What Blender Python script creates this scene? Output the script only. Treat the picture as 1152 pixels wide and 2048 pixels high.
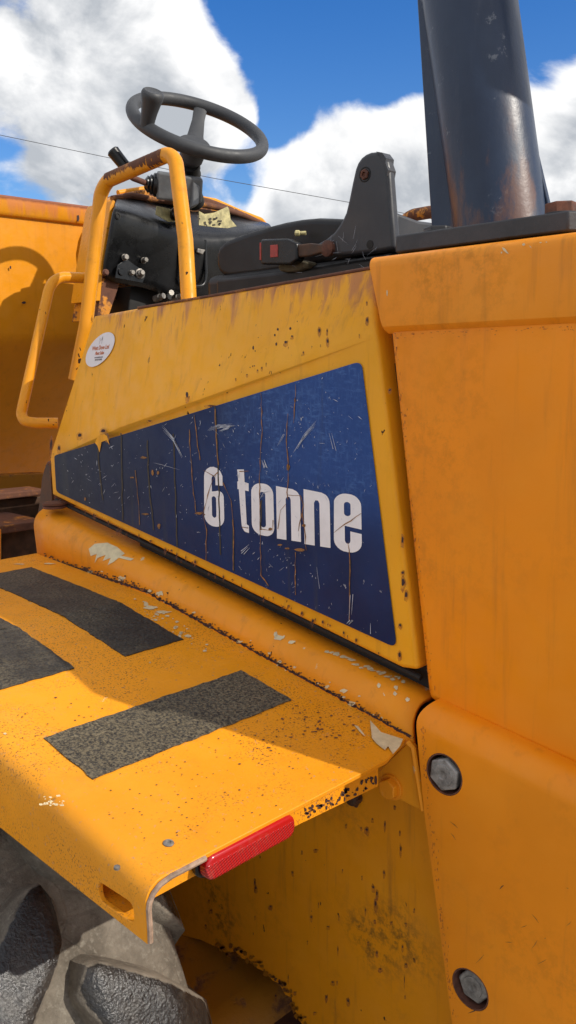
import bpy, bmesh, math, random
import numpy as np
from mathutils import Vector, Matrix
from mathutils.geometry import tessellate_polygon

# ------------------------------------------------------------------ scene, camera, light
for o in list(bpy.data.objects):
    bpy.data.objects.remove(o)
scene = bpy.context.scene
COL = scene.collection
FPX, CX, CY = 1750.0, 576.0, 1024.0
CAM = np.array([0.0, 0.0, 1.6])
def _n(v):
    v = np.array(v, float); return v / np.linalg.norm(v)
_ey = _n((-1200 - CX, 760 - CY, FPX)); _ex = np.array((2350 - CX, 700 - CY, FPX))
_ex = _n(_ex - _ey * _ex.dot(_ey)); _ez = np.cross(_ex, _ey)
ROT = np.stack([_ex, _ey, _ez])                    # x across the machine, y towards its front, z up

cam_d = bpy.data.cameras.new('camera')
cam_d.sensor_fit = 'VERTICAL'; cam_d.sensor_height = 36.0
cam_d.lens = FPX / 2048 * 36.0
cam_d.clip_start = 0.05; cam_d.clip_end = 5000
cam_o = bpy.data.objects.new('camera', cam_d); COL.objects.link(cam_o)
r_, u_, b_ = ROT[:, 0], -ROT[:, 1], -ROT[:, 2]
cam_o.matrix_world = Matrix(((r_[0], u_[0], b_[0], CAM[0]), (r_[1], u_[1], b_[1], CAM[1]),
                             (r_[2], u_[2], b_[2], CAM[2]), (0, 0, 0, 1)))
scene.camera = cam_o

SUN_TO = Vector((0.526, -1.32, 1.0)).normalized()  # direction towards the sun
sun_d = bpy.data.lights.new('sun', 'SUN'); sun_d.energy = 2.1; sun_d.angle = math.radians(0.5)
sun_d.color = (1.0, 0.94, 0.84)
sun_o = bpy.data.objects.new('sun', sun_d); COL.objects.link(sun_o)
sun_o.rotation_euler = SUN_TO.to_track_quat('Z', 'Y').to_euler()
sun_o.location = (3, -6, 6)

scene.view_settings.view_transform = 'Standard'
scene.view_settings.look = 'None'
scene.view_settings.gamma = 1.0
scene.view_settings.exposure = 0.83
scene.render.engine = 'CYCLES'
scene.cycles.max_bounces = 5; scene.cycles.diffuse_bounces = 3; scene.cycles.glossy_bounces = 3; scene.cycles.transmission_bounces = 2
scene.cycles.use_denoising = True

def ray(px, py):
    return ROT @ np.array([px - CX, py - CY, FPX])
def at_x(px, py, X):
    d = ray(px, py); return Vector(CAM + d * ((X - CAM[0]) / d[0]))
def at_y(px, py, Y):
    d = ray(px, py); return Vector(CAM + d * ((Y - CAM[1]) / d[1]))
def at_z(px, py, Z):
    d = ray(px, py); return Vector(CAM + d * ((Z - CAM[2]) / d[2]))
def at_d(px, py, D):
    return Vector(CAM + ray(px, py) / FPX * D)
def at_p(px, py, p0, nn):
    d = ray(px, py); p0 = np.array(p0); nn = np.array(nn)
    return Vector(CAM + d * ((p0 - CAM).dot(nn) / d.dot(nn)))

# ---- world: sky with broken cumulus
world = bpy.data.worlds.new('World'); scene.world = world; world.use_nodes = True
world.cycles.sampling_method = 'MANUAL'; world.cycles.sample_map_resolution = 256
wt = world.node_tree; wt.nodes.clear()
def wn(t, **k):
    nd = wt.nodes.new(t)
    for a, b in k.items(): setattr(nd, a, b)
    return nd
def cloud_group():
    g = bpy.data.node_groups.new('cloud_density', 'ShaderNodeTree')
    g.interface.new_socket('Dir', in_out='INPUT', socket_type='NodeSocketVector')
    g.interface.new_socket('Density', in_out='OUTPUT', socket_type='NodeSocketFloat')
    g.interface.new_socket('Noise', in_out='OUTPUT', socket_type='NodeSocketFloat')
    N = g.nodes; L = g.links
    gi = N.new('NodeGroupInput'); go = N.new('NodeGroupOutput')
    # planar-ish cloud layer coordinates from direction
    n1 = N.new('ShaderNodeTexNoise'); n1.inputs['Scale'].default_value = 7.0; n1.inputs['Detail'].default_value = 9; n1.inputs['Roughness'].default_value = 0.575
    mp = N.new('ShaderNodeMapping'); mp.inputs['Scale'].default_value = (1, 1, 1.35); mp.inputs['Location'].default_value = (3.1, 1.7, 0.4)
    L.new(gi.outputs[0], mp.inputs['Vector']); L.new(mp.outputs[0], n1.inputs['Vector'])
    n1.inputs['Distortion'].default_value = 0.25
    acc = None
    s0 = N.new('ShaderNodeMath'); s0.operation = 'MULTIPLY_ADD'; s0.inputs[1].default_value = 3.8; s0.inputs[2].default_value = -1.38
    L.new(n1.outputs['Fac'], s0.inputs[0]); acc = s0.outputs[0]
    # cumulus masses and gaps: picture direction, angular radius (deg), weight
    blobs = [(120, 40, 8.0, .45), (330, 70, 5.0, .40), (500, 190, 3.4, .70), (430, 100, 3.5, .35), (110, 300, 4.0, .25), (300, 300, 4.0, .30),
             (720, 270, 4.2, .60), (640, 360, 3.6, .35), (800, 200, 3.2, .45), (900, 330, 5, .35), (570, 380, 2.2, .25),
             (1140, 200, 4.0, .85), (1140, 400, 2.2, .50), (-160, 180, 8, .2),
             (640, 10, 6.5, -1.7), (800, 30, 4.5, -1.3), (1000, 60, 5, -.6), (650, 230, 2.6, .45), (590, 350, 2.6, .50), (480, 290, 2.5, .35), (572, 240, 1.6, -1.2), (1090, 20, 4.0, -1.0), (1105, 328, 1.8, -.9), (980, 120, 5, -.4),
             (510, 330, 2.0, -1.0), (605, 70, 2.6, -.6), (10, 240, 2.0, -1.0), (20, 385, 2.4, -1.0), (180, 375, 2.0, -.4), (510, 40, 2.6, -.8), (440, 400, 1.8, -.6), (230, 210, 2.2, -.35)]
    for (px, py, rd, w) in blobs:
        d = Vector(_n(ray(px, py)))
        dp = N.new('ShaderNodeVectorMath'); dp.operation = 'DOT_PRODUCT'; dp.inputs[1].default_value = d
        L.new(gi.outputs[0], dp.inputs[0])
        c = math.cos(math.radians(rd))
        mr = N.new('ShaderNodeMapRange'); mr.interpolation_type = 'SMOOTHSTEP'
        mr.inputs['From Min'].default_value = math.cos(math.radians(rd * 1.35)); mr.inputs['From Max'].default_value = math.cos(math.radians(rd * .25))
        mr.inputs['To Min'].default_value = 0; mr.inputs['To Max'].default_value = w * .9
        L.new(dp.outputs['Value'], mr.inputs['Value'])
        ad = N.new('ShaderNodeMath'); ad.operation = 'ADD'
        L.new(acc, ad.inputs[0]); L.new(mr.outputs[0], ad.inputs[1]); acc = ad.outputs[0]
    L.new(acc, go.inputs[0]); L.new(n1.outputs['Fac'], go.inputs[1])
    return g
CG = cloud_group()
tc = wn('ShaderNodeTexCoord')
sky = wn('ShaderNodeTexSky', sky_type='NISHITA', sun_disc=False)
sky.sun_elevation = math.asin(SUN_TO.z); sky.sun_rotation = math.atan2(SUN_TO.x, SUN_TO.y)
sky.air_density = 1.0; sky.dust_density = 0.6; sky.ozone_density = 2.0
bg1 = wn('ShaderNodeBackground'); bg1.inputs['Strength'].default_value = 0.085
hs = wn('ShaderNodeHueSaturation'); hs.inputs['Hue'].default_value = .515; hs.inputs['Saturation'].default_value = 1.45; hs.inputs['Value'].default_value = 1.0
wt.links.new(sky.outputs[0], hs.inputs['Color']); wt.links.new(hs.outputs[0], bg1.inputs['Color'])
def grp(vec):
    g = wn('ShaderNodeGroup'); g.node_tree = CG; wt.links.new(vec, g.inputs[0]); return g.outputs
nrm = wn('ShaderNodeVectorMath', operation='NORMALIZE'); wt.links.new(tc.outputs['Generated'], nrm.inputs[0])
d0, n0 = grp(nrm.outputs[0])
off = wn('ShaderNodeVectorMath', operation='ADD'); off.inputs[1].default_value = (0.012, -0.018, 0.040)
wt.links.new(nrm.outputs[0], off.inputs[0]); nrm2 = wn('ShaderNodeVectorMath', operation='NORMALIZE'); wt.links.new(off.outputs[0], nrm2.inputs[0])
d1, nn1 = grp(nrm2.outputs[0])
mask = wn('ShaderNodeMapRange', interpolation_type='SMOOTHSTEP')
mask.inputs['From Min'].default_value = -0.05; mask.inputs['From Max'].default_value = 0.60
wt.links.new(d0, mask.inputs['Value'])
# brightness: lit towards the top and sun, grey where more cloud lies above
shade = wn('ShaderNodeMapRange', interpolation_type='SMOOTHSTEP')
shade.inputs['From Min'].default_value = 0.1; shade.inputs['From Max'].default_value = 1.85
shade.inputs['To Min'].default_value = 0.0; shade.inputs['To Max'].default_value = 1.0
wt.links.new(d1, shade.inputs['Value'])
cmix = wn('ShaderNodeMix', data_type='RGBA'); cmix.inputs['A'].default_value = (0.79, 0.79, 0.79, 1); cmix.inputs['B'].default_value = (0.38, 0.405, 0.44, 1)
emb = wn('ShaderNodeMath', operation='SUBTRACT'); wt.links.new(nn1, emb.inputs[0]); wt.links.new(n0, emb.inputs[1])
emk = wn('ShaderNodeMath', operation='MULTIPLY_ADD', use_clamp=True); emk.inputs[1].default_value = 2.3
wt.links.new(emb.outputs[0], emk.inputs[0]); wt.links.new(shade.outputs[0], emk.inputs[2])
wt.links.new(emk.outputs[0], cmix.inputs['Factor'])
bg2 = wn('ShaderNodeBackground'); bg2.inputs['Strength'].default_value = 0.76
wt.links.new(cmix.outputs['Result'], bg2.inputs['Color'])
mxs = wn('ShaderNodeMixShader'); wt.links.new(mask.outputs[0], mxs.inputs[0]); wt.links.new(bg1.outputs[0], mxs.inputs[1]); wt.links.new(bg2.outputs[0], mxs.inputs[2])
wo = wn('ShaderNodeOutputWorld'); wt.links.new(mxs.outputs[0], wo.inputs['Surface'])

# ------------------------------------------------------------------ materials
class NT:
    def __init__(s, name):
        s.m = bpy.data.materials.new(name); s.m.use_nodes = True
        s.t = s.m.node_tree; s.b = s.t.nodes['Principled BSDF']
        s.tc = s.t.nodes.new('ShaderNodeTexCoord')
    def node(s, t, **k):
        nd = s.t.nodes.new(t)
        for a, b in k.items(): setattr(nd, a, b)
        return nd
    def link(s, a, b): s.t.links.new(a, b)
    def vec(s, scale=(1, 1, 1), loc=(0, 0, 0), rot=(0, 0, 0)):
        m = s.node('ShaderNodeMapping'); m.inputs['Scale'].default_value = scale; m.inputs['Location'].default_value = loc; m.inputs['Rotation'].default_value = rot
        s.link(s.tc.outputs['Object'], m.inputs['Vector']); return m.outputs[0]
    def noise(s, scale, detail=4, rough=.55, vec=None, dist=0.0):
        n = s.node('ShaderNodeTexNoise'); n.inputs['Scale'].default_value = scale; n.inputs['Detail'].default_value = detail
        n.inputs['Roughness'].default_value = rough; n.inputs['Distortion'].default_value = dist
        s.link(vec if vec is not None else s.tc.outputs['Object'], n.inputs['Vector']); return n.outputs['Fac']
    def voro(s, scale, vec=None, feature='F1', out='Distance'):
        n = s.node('ShaderNodeTexVoronoi', feature=feature); n.inputs['Scale'].default_value = scale
        s.link(vec if vec is not None else s.tc.outputs['Object'], n.inputs['Vector']); return n.outputs[out]
    def rng(s, v, a, b, lo=0., hi=1., smooth=True):
        n = s.node('ShaderNodeMapRange', interpolation_type='SMOOTHSTEP' if smooth else 'LINEAR')
        n.inputs['From Min'].default_value = a; n.inputs['From Max'].default_value = b
        n.inputs['To Min'].default_value = lo; n.inputs['To Max'].default_value = hi
        s.link(v, n.inputs['Value']); return n.outputs[0]
    def math(s, op, a, b):
        n = s.node('ShaderNodeMath', operation=op)
        for i, v in enumerate((a, b)):
            if isinstance(v, (int, float)): n.inputs[i].default_value = v
            else: s.link(v, n.inputs[i])
        return n.outputs[0]
    def mix(s, fac, a, b, mode='MIX'):
        n = s.node('ShaderNodeMix', data_type='RGBA', blend_type=mode)
        for key, v in (('Factor', fac), ('A', a), ('B', b)):
            if isinstance(v, (int, float)): n.inputs[key].default_value = v
            elif isinstance(v, tuple): n.inputs[key].default_value = v if len(v) == 4 else (*v, 1)
            else: s.link(v, n.inputs[key])
        return n.outputs['Result']
    def sep(s):
        n = s.node('ShaderNodeSeparateXYZ'); s.link(s.tc.outputs['Object'], n.inputs[0]); return n.outputs
    def bump(s, h, strength=.2, dist=.002, prev=None):
        n = s.node('ShaderNodeBump'); n.inputs['Strength'].default_value = strength; n.inputs['Distance'].default_value = dist
        s.link(h, n.inputs['Height'])
        if prev is not None: s.link(prev, n.inputs['Normal'])
        return n.outputs[0]
    def out(s, col=None, rough=None, nrm=None, metal=0, spec=.5, **k):
        B = s.b
        def put(name, v):
            if v is None: return
            if isinstance(v, (int, float)): B.inputs[name].default_value = v
            elif isinstance(v, tuple): B.inputs[name].default_value = v if len(v) == 4 else (*v, 1)
            else: s.link(v, B.inputs[name])
        put('Base Color', col); put('Roughness', rough); put('Normal', nrm); put('Metallic', metal); put('Specular IOR Level', spec)
        for a, b in k.items(): put(a, b)
        return s.m

RUST = (0.11, 0.035, 0.018); DARKRUST = (0.035, 0.014, 0.009); CREAM = (0.66, 0.55, 0.33)

def paint(name, base, dirt=.35, fleck=.62, cream=None, streak=.3, rough=.42, grime=(0.10, 0.055, 0.025), speck=0.0, stain=None, dents=.12, loc=(0, 0, 0), green=0.0):
    s = NT(name)
    big = s.noise(2.3, 4, .6, s.vec(loc=loc))
    c = s.mix(s.rng(big, .3, .7), tuple(v * .88 for v in base), tuple(min(1, v * 1.08) for v in base))
    cl = s.noise(7.0, 4, .65, s.vec(loc=(4 + loc[0], 2, 1)))                                 # sun-bleached cloudy patches
    c = s.mix(s.rng(cl, .45, .75, 0, .38), c, (base[0] * 1.0, base[1] * 1.15, base[2] * 1.8 + .006))
    # run-down dirt
    st = s.noise(1.0, 4, .6, s.vec(scale=(60, 60, 5), loc=loc))
    c = s.mix(s.rng(st, .52, .78, 0, streak), c, grime)
    if green:
        gm = s.math('MULTIPLY', s.rng(s.noise(3.2, 3, .5, s.vec(loc=(7, 3, 2))), .5, .68), s.rng(s.noise(60, 4, .75), .42, .66, 0, green))
        c = s.mix(gm, c, (0.05, 0.042, 0.012))
    gr = s.noise(14, 5, .72, s.vec(loc=(2, 9, 4)))
    c = s.mix(s.rng(gr, .54, .80, 0, dirt), c, grime)
    if speck:
        sp = s.noise(420, 2, .5); msk = s.rng(s.noise(9, 3, .6), .38, .62)
        c = s.mix(s.math('MULTIPLY', s.rng(sp, .56, .65, 0, speck), msk), c, (0.20, 0.075, 0.02))
        sp2 = s.noise(160, 4, .7, s.vec(loc=(1, 5, 3)))
        c = s.mix(s.rng(sp2, .61, .70, 0, speck * .8), c, (0.36, 0.24, 0.16))
    if stain: c = stain(s, c)
    # rust flecks
    fv = s.noise(75, 3, .6, s.vec(scale=(1, 1, .55), loc=(1.3, .7, 5)))
    fm = s.noise(5.5, 3, .6, s.vec(loc=(8, 1, 2)))
    f = s.math('MULTIPLY', s.rng(fv, fleck + .06, fleck + .09), s.rng(fm, .44, .54))
    c = s.mix(f, c, DARKRUST)
    if cream:
        cv = s.noise(46, 5, .62, s.vec(loc=(3, 3, 9))); cm = s.noise(6, 2, .5, s.vec(loc=(5, 8, 2)))
        cf = s.math('MULTIPLY', s.rng(cv, cream, cream + .015), s.rng(cm, .48, .58))
        c = s.mix(cf, c, CREAM)
    rg = s.rng(s.noise(30, 3, .7), .3, .75, rough - .1, rough + .22)
    rg = s.math('MAXIMUM', rg, s.math('MULTIPLY', f, .85))
    b = s.bump(s.noise(3.5, 3, .5, s.vec(loc=(0, 4, 0))), dents, .03)
    b = s.bump(s.noise(220, 2, .6), .10, .0012, b)
    b = s.bump(f, .35, .0015, b)
    return s.out(c, rg, b, spec=.28)

ORANGE = (0.85, 0.266, 0.006); YELLOW = (0.85, 0.375, 0.012); SKIPC = (0.80, 0.30, 0.010)
def hood_stain(s, c):
    z = s.sep()[2]
    st = s.noise(1.0, 5, .6, s.vec(scale=(44, 44, 3.0), loc=(2, 2, 0)))
    lim = s.math('MULTIPLY', st, .20)                 # streak length
    top = s.math('SUBTRACT', 1.790, lim)
    m = s.rng(s.math('SUBTRACT', z, top), -.012, .03)
    c = s.mix(s.math('MULTIPLY', m, .55), c, (0.27, 0.075, 0.085))
    fine = s.rng(s.noise(1, 4, .6, s.vec(scale=(110, 110, 7))), .56, .66)
    m2 = s.math('MULTIPLY', fine, s.rng(z, 1.62, 1.70))
    return s.mix(s.math('MULTIPLY', m2, .42), c, (0.18, 0.05, 0.05))
def skip_stain(s, c):
    z = s.sep()[2]
    st = s.noise(1.0, 5, .65, s.vec(scale=(30, 30, 2.2), loc=(2, 2, 0)))
    m = s.rng(s.math('SUBTRACT', z, s.math('SUBTRACT', 2.17, s.math('MULTIPLY', st, .22))), -.02, .03)
    c = s.mix(s.math('MULTIPLY', m, .55), c, (0.55, 0.17, 0.09))
    m2 = s.rng(s.math('SUBTRACT', z, s.math('MULTIPLY', st, .012)), 2.078, 2.088)
    return s.mix(s.math('MULTIPLY', m2, .8), c, (0.16, 0.045, 0.028))

M = {}
M['orange'] = paint('rear_body_orange_paint', ORANGE, dirt=.11, fleck=.74, streak=.18, green=.16)
M['lid'] = paint('lid_faded_orange_paint', (0.86, 0.29, 0.014), dirt=.22, fleck=.74, streak=.26, green=.30, loc=(3, 0, 0))
M['yellow'] = paint('hood_yellow_paint', YELLOW, dirt=.16, fleck=.63, streak=.22, stain=hood_stain)
M['fender'] = paint('mudguard_orange_paint', (0.86, 0.325, 0.010), dirt=.20, fleck=.70, streak=0.0, cream=.70, speck=.75, rough=.46)
M['sill'] = paint('sill_orange_paint', (0.84, 0.295, 0.009), dirt=.38, fleck=.62, streak=.2, cream=.655, rough=.42)
M['chassis'] = paint('chassis_mustard_paint', (0.84, 0.315, 0.008), dirt=.30, fleck=.63, streak=.36, rough=.45, green=.9)
M['skip'] = paint('skip_yellow_orange_paint', SKIPC, dirt=.22, fleck=.72, streak=.12, stain=skip_stain, dents=.25)
M['rail'] = paint('rail_chipped_orange_paint', (0.76, 0.30, 0.012), dirt=.45, fleck=.585, streak=.2, rough=.34)
def rusty_paint(name, lo, hi, base=(0.70, 0.26, 0.012)):
    s = NT(name)
    m = s.rng(s.noise(16, 8, .68, s.vec(loc=(3, 1, 6))), lo, hi)
    r = s.mix(s.noise(60, 5, .7), (0.05, 0.02, 0.014), (0.20, 0.075, 0.035))
    c = s.mix(m, s.mix(s.noise(9, 4), base, tuple(v * .75 for v in base)), r)
    b = s.bump(m, .5, -.002); b = s.bump(s.noise(140, 5, .7), .35, .002, b)
    return s.out(c, s.rng(m, 0, 1, .42, .85), b)
M['rustpaint'] = rusty_paint('flaking_orange_paint_over_rust', .44, .52)
M['rust'] = rusty_paint('rust_with_paint_remains', .30, .48)
M['ragged'] = rusty_paint('corroded_edge_paint', .50, .66, (0.44, 0.17, 0.012))

def simple(name, col, rough=.5, var=.25, scale=25, bump=.15, metal=0, spec=.5, dust=None, bscale=160):
    s = NT(name)
    n = s.noise(scale, 6, .65)
    c = s.mix(s.rng(n, .3, .72), tuple(v * (1 - var) for v in col), tuple(min(1, v * (1 + var)) for v in col))
    if dust:
        c = s.mix(s.rng(s.noise(8, 7, .7, s.vec(loc=(3, 5, 1))), .45, .75, 0, dust), c, (0.20, 0.17, 0.14))
    b = s.bump(s.noise(bscale, 4, .6), bump, .001)
    return s.out(c, s.rng(n, .25, .75, max(.05, rough - .1), min(1, rough + .12)), b, metal=metal, spec=spec)
M['plastic'] = simple('black_moulded_plastic', (0.006, 0.0062, 0.007), .28, .3, 18, .08, dust=.04, spec=.4)
M['seat_plastic'] = simple('grey_black_weathered_plastic', (0.026, 0.028, 0.034), .42, .2, 14, .10, dust=.10)
M['vinyl'] = simple('black_vinyl', (0.007, 0.0068, 0.0072), .42, .25, 20, .15, dust=.03, spec=.35)
M['rubber_grey'] = simple('faded_grey_rubber', (0.042, 0.044, 0.048), .55, .14, 30, .12)
M['switch_grey'] = simple('weathered_grey_plastic', (0.15, 0.155, 0.16), .6, .22, 35, .2, dust=.2)
M['dark'] = simple('engine_bay_black', (0.012, 0.011, 0.010), .75, .3, 20, .2)
M['darkbrown'] = simple('oily_brown_steel', (0.075, 0.034, 0.016), .6, .5, 22, .3)
M['steel'] = simple('dull_zinc_steel', (0.22, 0.20, 0.175), .45, .35, 60, .3, metal=.6)
M['bolt'] = simple('grimy_grey_bolt', (0.25, 0.235, 0.215), .55, .5, 70, .5, metal=.25)
M['rustbolt'] = simple('rusty_bolt', (0.13, 0.05, 0.03), .8, .4, 80, .5)
M['wornedge'] = simple('worn_bare_edge', (0.30, 0.20, 0.14), .55, .4, 90, .3)
M['cream'] = simple('cream_undercoat', CREAM, .6, .14, 60, .2)
M['white'] = simple('white_vinyl_letters', (0.82, 0.81, 0.83), .4, .05, 30, .05)
M['label'] = simple('white_sticker', (0.72, 0.70, 0.72), .4, .04, 30, .03)
M['ink_orange'] = simple('orange_print', (0.55, 0.12, 0.02), .5, .05, 30, 0.02)
M['ink_grey'] = simple('grey_print', (0.15, 0.14, 0.15), .5, .05, 30, 0.02)
M['crack'] = simple('rusty_yellow_crack', (0.26, 0.12, 0.035), .7, .5, 120, .2)
M['crackdark'] = simple('dark_grime_crack', (0.055, 0.045, 0.03), .7, .4, 120, .2)
M['scratch'] = simple('white_scratch', (0.45, 0.48, 0.55), .6, .3, 90, .05)
M['fleckrust'] = simple('dark_rust_fleck', (0.05, 0.022, 0.02), .8, .4, 100, .2)
M['paleyellow'] = simple('faded_yellow_label', (0.46, 0.40, 0.19), .5, .35, 70, .1)
M['redplastic'] = simple('red_plastic', (0.40, 0.05, 0.04), .5, .2, 90, .1)
M['sponge'] = simple('dirty_foam', (0.12, 0.10, 0.06), .9, .3, 60, .5)
def mat_halo():
    s = NT('rust_bleed'); n = s.noise(90, 4, .7)
    return s.out((0.30, 0.10, 0.035), .7, None, Alpha=s.rng(n, .3, .7, .10, .55))
M['halo'] = mat_halo()
M['wire'] = simple('cable_grey', (0.09, 0.09, 0.095), .6, .1, 10, .0)

def mat_roll():
    s = NT('dark_blue_black_weathered_steel')
    c = s.mix(s.rng(s.noise(5, 5, .6), .3, .7), (0.007, 0.017, 0.044), (0.017, 0.033, 0.070))
    st = s.noise(1, 6, .65, s.vec(scale=(45, 45, 4)))
    c = s.mix(s.rng(st, .52, .80, 0, .40), c, (0.075, 0.085, 0.115))
    sp = s.noise(28, 6, .7, s.vec(loc=(4, 4, 4)))
    c = s.mix(s.rng(sp, .62, .70, 0, .65), c, (0.17, 0.19, 0.22))
    ru = s.math('MULTIPLY', s.rng(s.noise(11, 7, .7, s.vec(loc=(2, 7, 1), scale=(1, 1, .35))), .56, .68), s.rng(s.sep()[2], 1.95, 1.77))
    c = s.mix(s.math('MULTIPLY', ru, .6), c, (0.19, 0.075, 0.028))
    b = s.bump(s.noise(90, 5, .65), .28, .0012)
    return s.out(c, s.rng(st, .3, .75, .30, .50), b, spec=.45)
M['roll'] = mat_roll()
M['plate'] = simple('rust_black_steel_plate', (0.030, 0.030, 0.034), .5, .5, 18, .35, dust=.08)

def mat_decal():
    s = NT('scuffed_navy_decal')
    o = s.sep()
    c = s.mix(s.rng(s.noise(6, 4, .6), .3, .7), (0.004, 0.015, 0.070), (0.007, 0.027, 0.115))
    # chalky bleaching towards the rear top, greyer towards the front
    hz = s.math('MULTIPLY', s.rng(o[1], 1.02, .78), s.rng(o[2], 1.36, 1.47))
    fib = s.noise(1, 6, .7, s.vec(scale=(70, 60, 160), rot=(.5, 0, 0)))
    fib2 = s.noise(1, 6, .7, s.vec(scale=(70, 190, 45), rot=(-.4, 0, 0), loc=(4, 3, 1)))
    fb = s.math('MAXIMUM', s.rng(fib, .45, .72), s.rng(fib2, .47, .74))
    cl = s.rng(s.noise(9, 5, .6, s.vec(loc=(1, 2, 3))), .36, .62)
    c = s.mix(s.math('MULTIPLY', s.math('MULTIPLY', hz, s.math('MULTIPLY', fb, cl)), .9), c, (0.13, 0.26, 0.52))
    c = s.mix(s.math('MULTIPLY', hz, .65), c, (0.018, 0.075, 0.30))
    c = s.mix(s.rng(o[1], .98, 1.38, 0, .72), c, (0.024, 0.027, 0.038))
    # dirt run lines
    st = s.noise(1, 5, .6, s.vec(scale=(24, 24, 1.6), loc=(0, 3, 0)))
    c = s.mix(s.rng(st, .56, .70, 0, .5), c, (0.04, 0.045, 0.055))
    # paint-through chips
    ch = s.math('MULTIPLY', s.rng(s.noise(120, 3, .6), .70, .715), s.rng(s.noise(9, 3, .6, s.vec(loc=(9, 9, 1))), .44, .6))
    c = s.mix(ch, c, (0.35, 0.36, 0.40))
    b = s.bump(s.noise(7, 4, .5), .12, .01); b = s.bump(fb, .06, .0006, b)
    return s.out(c, s.rng(s.noise(25, 4, .7), .3, .7, .34, .58), b, spec=.30)
M['decal'] = mat_decal()

def mat_grip(name, dmin, damt):
    s = NT(name)
    v = s.voro(150); n = s.noise(90, 6, .75)
    c = s.mix(s.rng(n, .35, .7), (0.010, 0.010, 0.011), (0.034, 0.032, 0.030))
    du = s.math('MULTIPLY', s.rng(s.noise(300, 6, .8, s.vec(loc=(3, 1, 1))), .40, .62), s.rng(s.noise(6, 4, .6, s.vec(loc=(.5, 2, .3))), .34, .62, dmin, 1))
    c = s.mix(s.math('MULTIPLY', du, damt), c, (0.26, 0.21, 0.125))
    b = s.bump(s.rng(v, 0, .6), .5, .0015); b = s.bump(s.noise(600, 2), .4, .0008, b)
    return s.out(c, .62, b, spec=.4)
M['grip'] = mat_grip('gritty_black_antislip', .2, .5)
M['dustygrip'] = mat_grip('dusty_worn_antislip', .7, .85)

def mat_lens():
    s = NT('red_ribbed_lens')
    w = s.node('ShaderNodeTexWave', wave_type='BANDS', bands_direction='X'); w.inputs['Scale'].default_value = 95; w.inputs['Distortion'].default_value = 0.3
    s.link(s.vec(rot=(0, .35, 0)), w.inputs['Vector'])
    w2 = s.node('ShaderNodeTexWave', wave_type='BANDS', bands_direction='Z'); w2.inputs['Scale'].default_value = 110
    s.link(s.vec(rot=(0, .35, 0)), w2.inputs['Vector'])
    z = s.rng(s.sep()[2], 1.1405, 1.142, 1, .0)
    h = s.math('MULTIPLY', s.math('ADD', w.outputs['Fac'], w2.outputs['Fac']), z)
    b = s.bump(h, .5, .0012)
    c = s.mix(s.math('MULTIPLY', s.rng(h, .3, 1.6), .5), (0.42, 0.005, 0.009), (0.24, 0.004, 0.008))
    c = s.mix(s.rng(s.noise(60, 5, .7), .5, .75, 0, .25), c, (0.32, 0.16, 0.11))
    return s.out(c, .22, b, spec=.45, **{'Coat Weight': .3, 'Coat Roughness': .12})
M['lens'] = mat_lens()

def mat_tyre(name, lug):
    s = NT(name)
    mud = s.mix(s.rng(s.noise(18, 8, .7), .3, .72), (0.10, 0.083, 0.063), (0.24, 0.205, 0.16))
    mud = s.mix(s.rng(s.noise(120, 5, .7), .5, .7, 0, .6), mud, (0.29, 0.26, 0.21))
    blk = s.mix(s.noise(70, 4, .6), (0.008, 0.008, 0.009), (0.024, 0.024, 0.025))
    if lug:
        m = s.math('ADD', s.rng(s.noise(26, 9, .75, s.vec(loc=(2, 2, 2))), .44, .60), 0.0)
        att = s.node('ShaderNodeAttribute', attribute_name='edge')
        m = s.math('MAXIMUM', s.math('MULTIPLY', m, .12), s.rng(s.math('ADD', att.outputs['Fac'], s.math('MULTIPLY', s.math('SUBTRACT', s.noise(30, 8, .75), .5), 1.1)), .62, .80))
    else:
        m = s.rng(s.noise(12, 7, .7), .25, .36)
    c = s.mix(m, blk, mud)
    b = s.bump(s.noise(34, 7, .72), .35 if lug else .55, .006)
    b = s.bump(s.noise(190 if lug else 260, 3, .7), .55 if lug else .55, .003 if lug else .0025, b)
    cr = s.voro(13, s.vec(scale=(1, 1, 1)), 'DISTANCE_TO_EDGE')
    if not lug: b = s.bump(s.rng(cr, 0, .03), .35, .003, b)
    return s.out(c, s.rng(m, 0, 1, .20 if lug else .3, .92), b, spec=.5)
M['lug'] = mat_tyre('worn_shiny_lug_rubber', True)
M['tyre'] = mat_tyre('mud_caked_tyre', False)
def mat_ground():
    s = NT('gravel_yard')
    c = s.mix(s.rng(s.noise(3, 8, .7), .3, .7), (0.21, 0.19, 0.165), (0.33, 0.30, 0.26))
    return s.out(c, .9, s.bump(s.noise(40, 6, .7), .6, .01))
M['ground'] = mat_ground()

# ------------------------------------------------------------------ mesh helpers
def link(name, me, mat, parent=None, smooth=30, kind=None):
    if not isinstance(mat, (list, tuple)): mat = [mat]
    for m in mat: me.materials.append(M[m])
    if smooth:
        me.polygons.foreach_set('use_smooth', [True] * len(me.polygons))
        me.set_sharp_from_angle(angle=math.radians(smooth))
    o = bpy.data.objects.new(name, me); COL.objects.link(o)
    if parent is not None: o.parent = parent
    if kind: o['kind'] = kind
    return o
def mesh(name, vs, fs, mat, parent=None, smooth=30, kind=None, fix=True):
    me = bpy.data.meshes.new(name); me.from_pydata([tuple(v) for v in vs], [], fs)
    if fix:
        bm = bmesh.new(); bm.from_mesh(me); bmesh.ops.recalc_face_normals(bm, faces=bm.faces[:]); bm.to_mesh(me); bm.free()
    return link(name, me, mat, parent, smooth, kind)
def bevel(o, w, seg=3, ang=30):
    m = o.modifiers.new('bevel', 'BEVEL'); m.width = w; m.segments = seg; m.limit_method = 'ANGLE'; m.angle_limit = math.radians(ang)
    m.harden_normals = False
    return o
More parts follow.
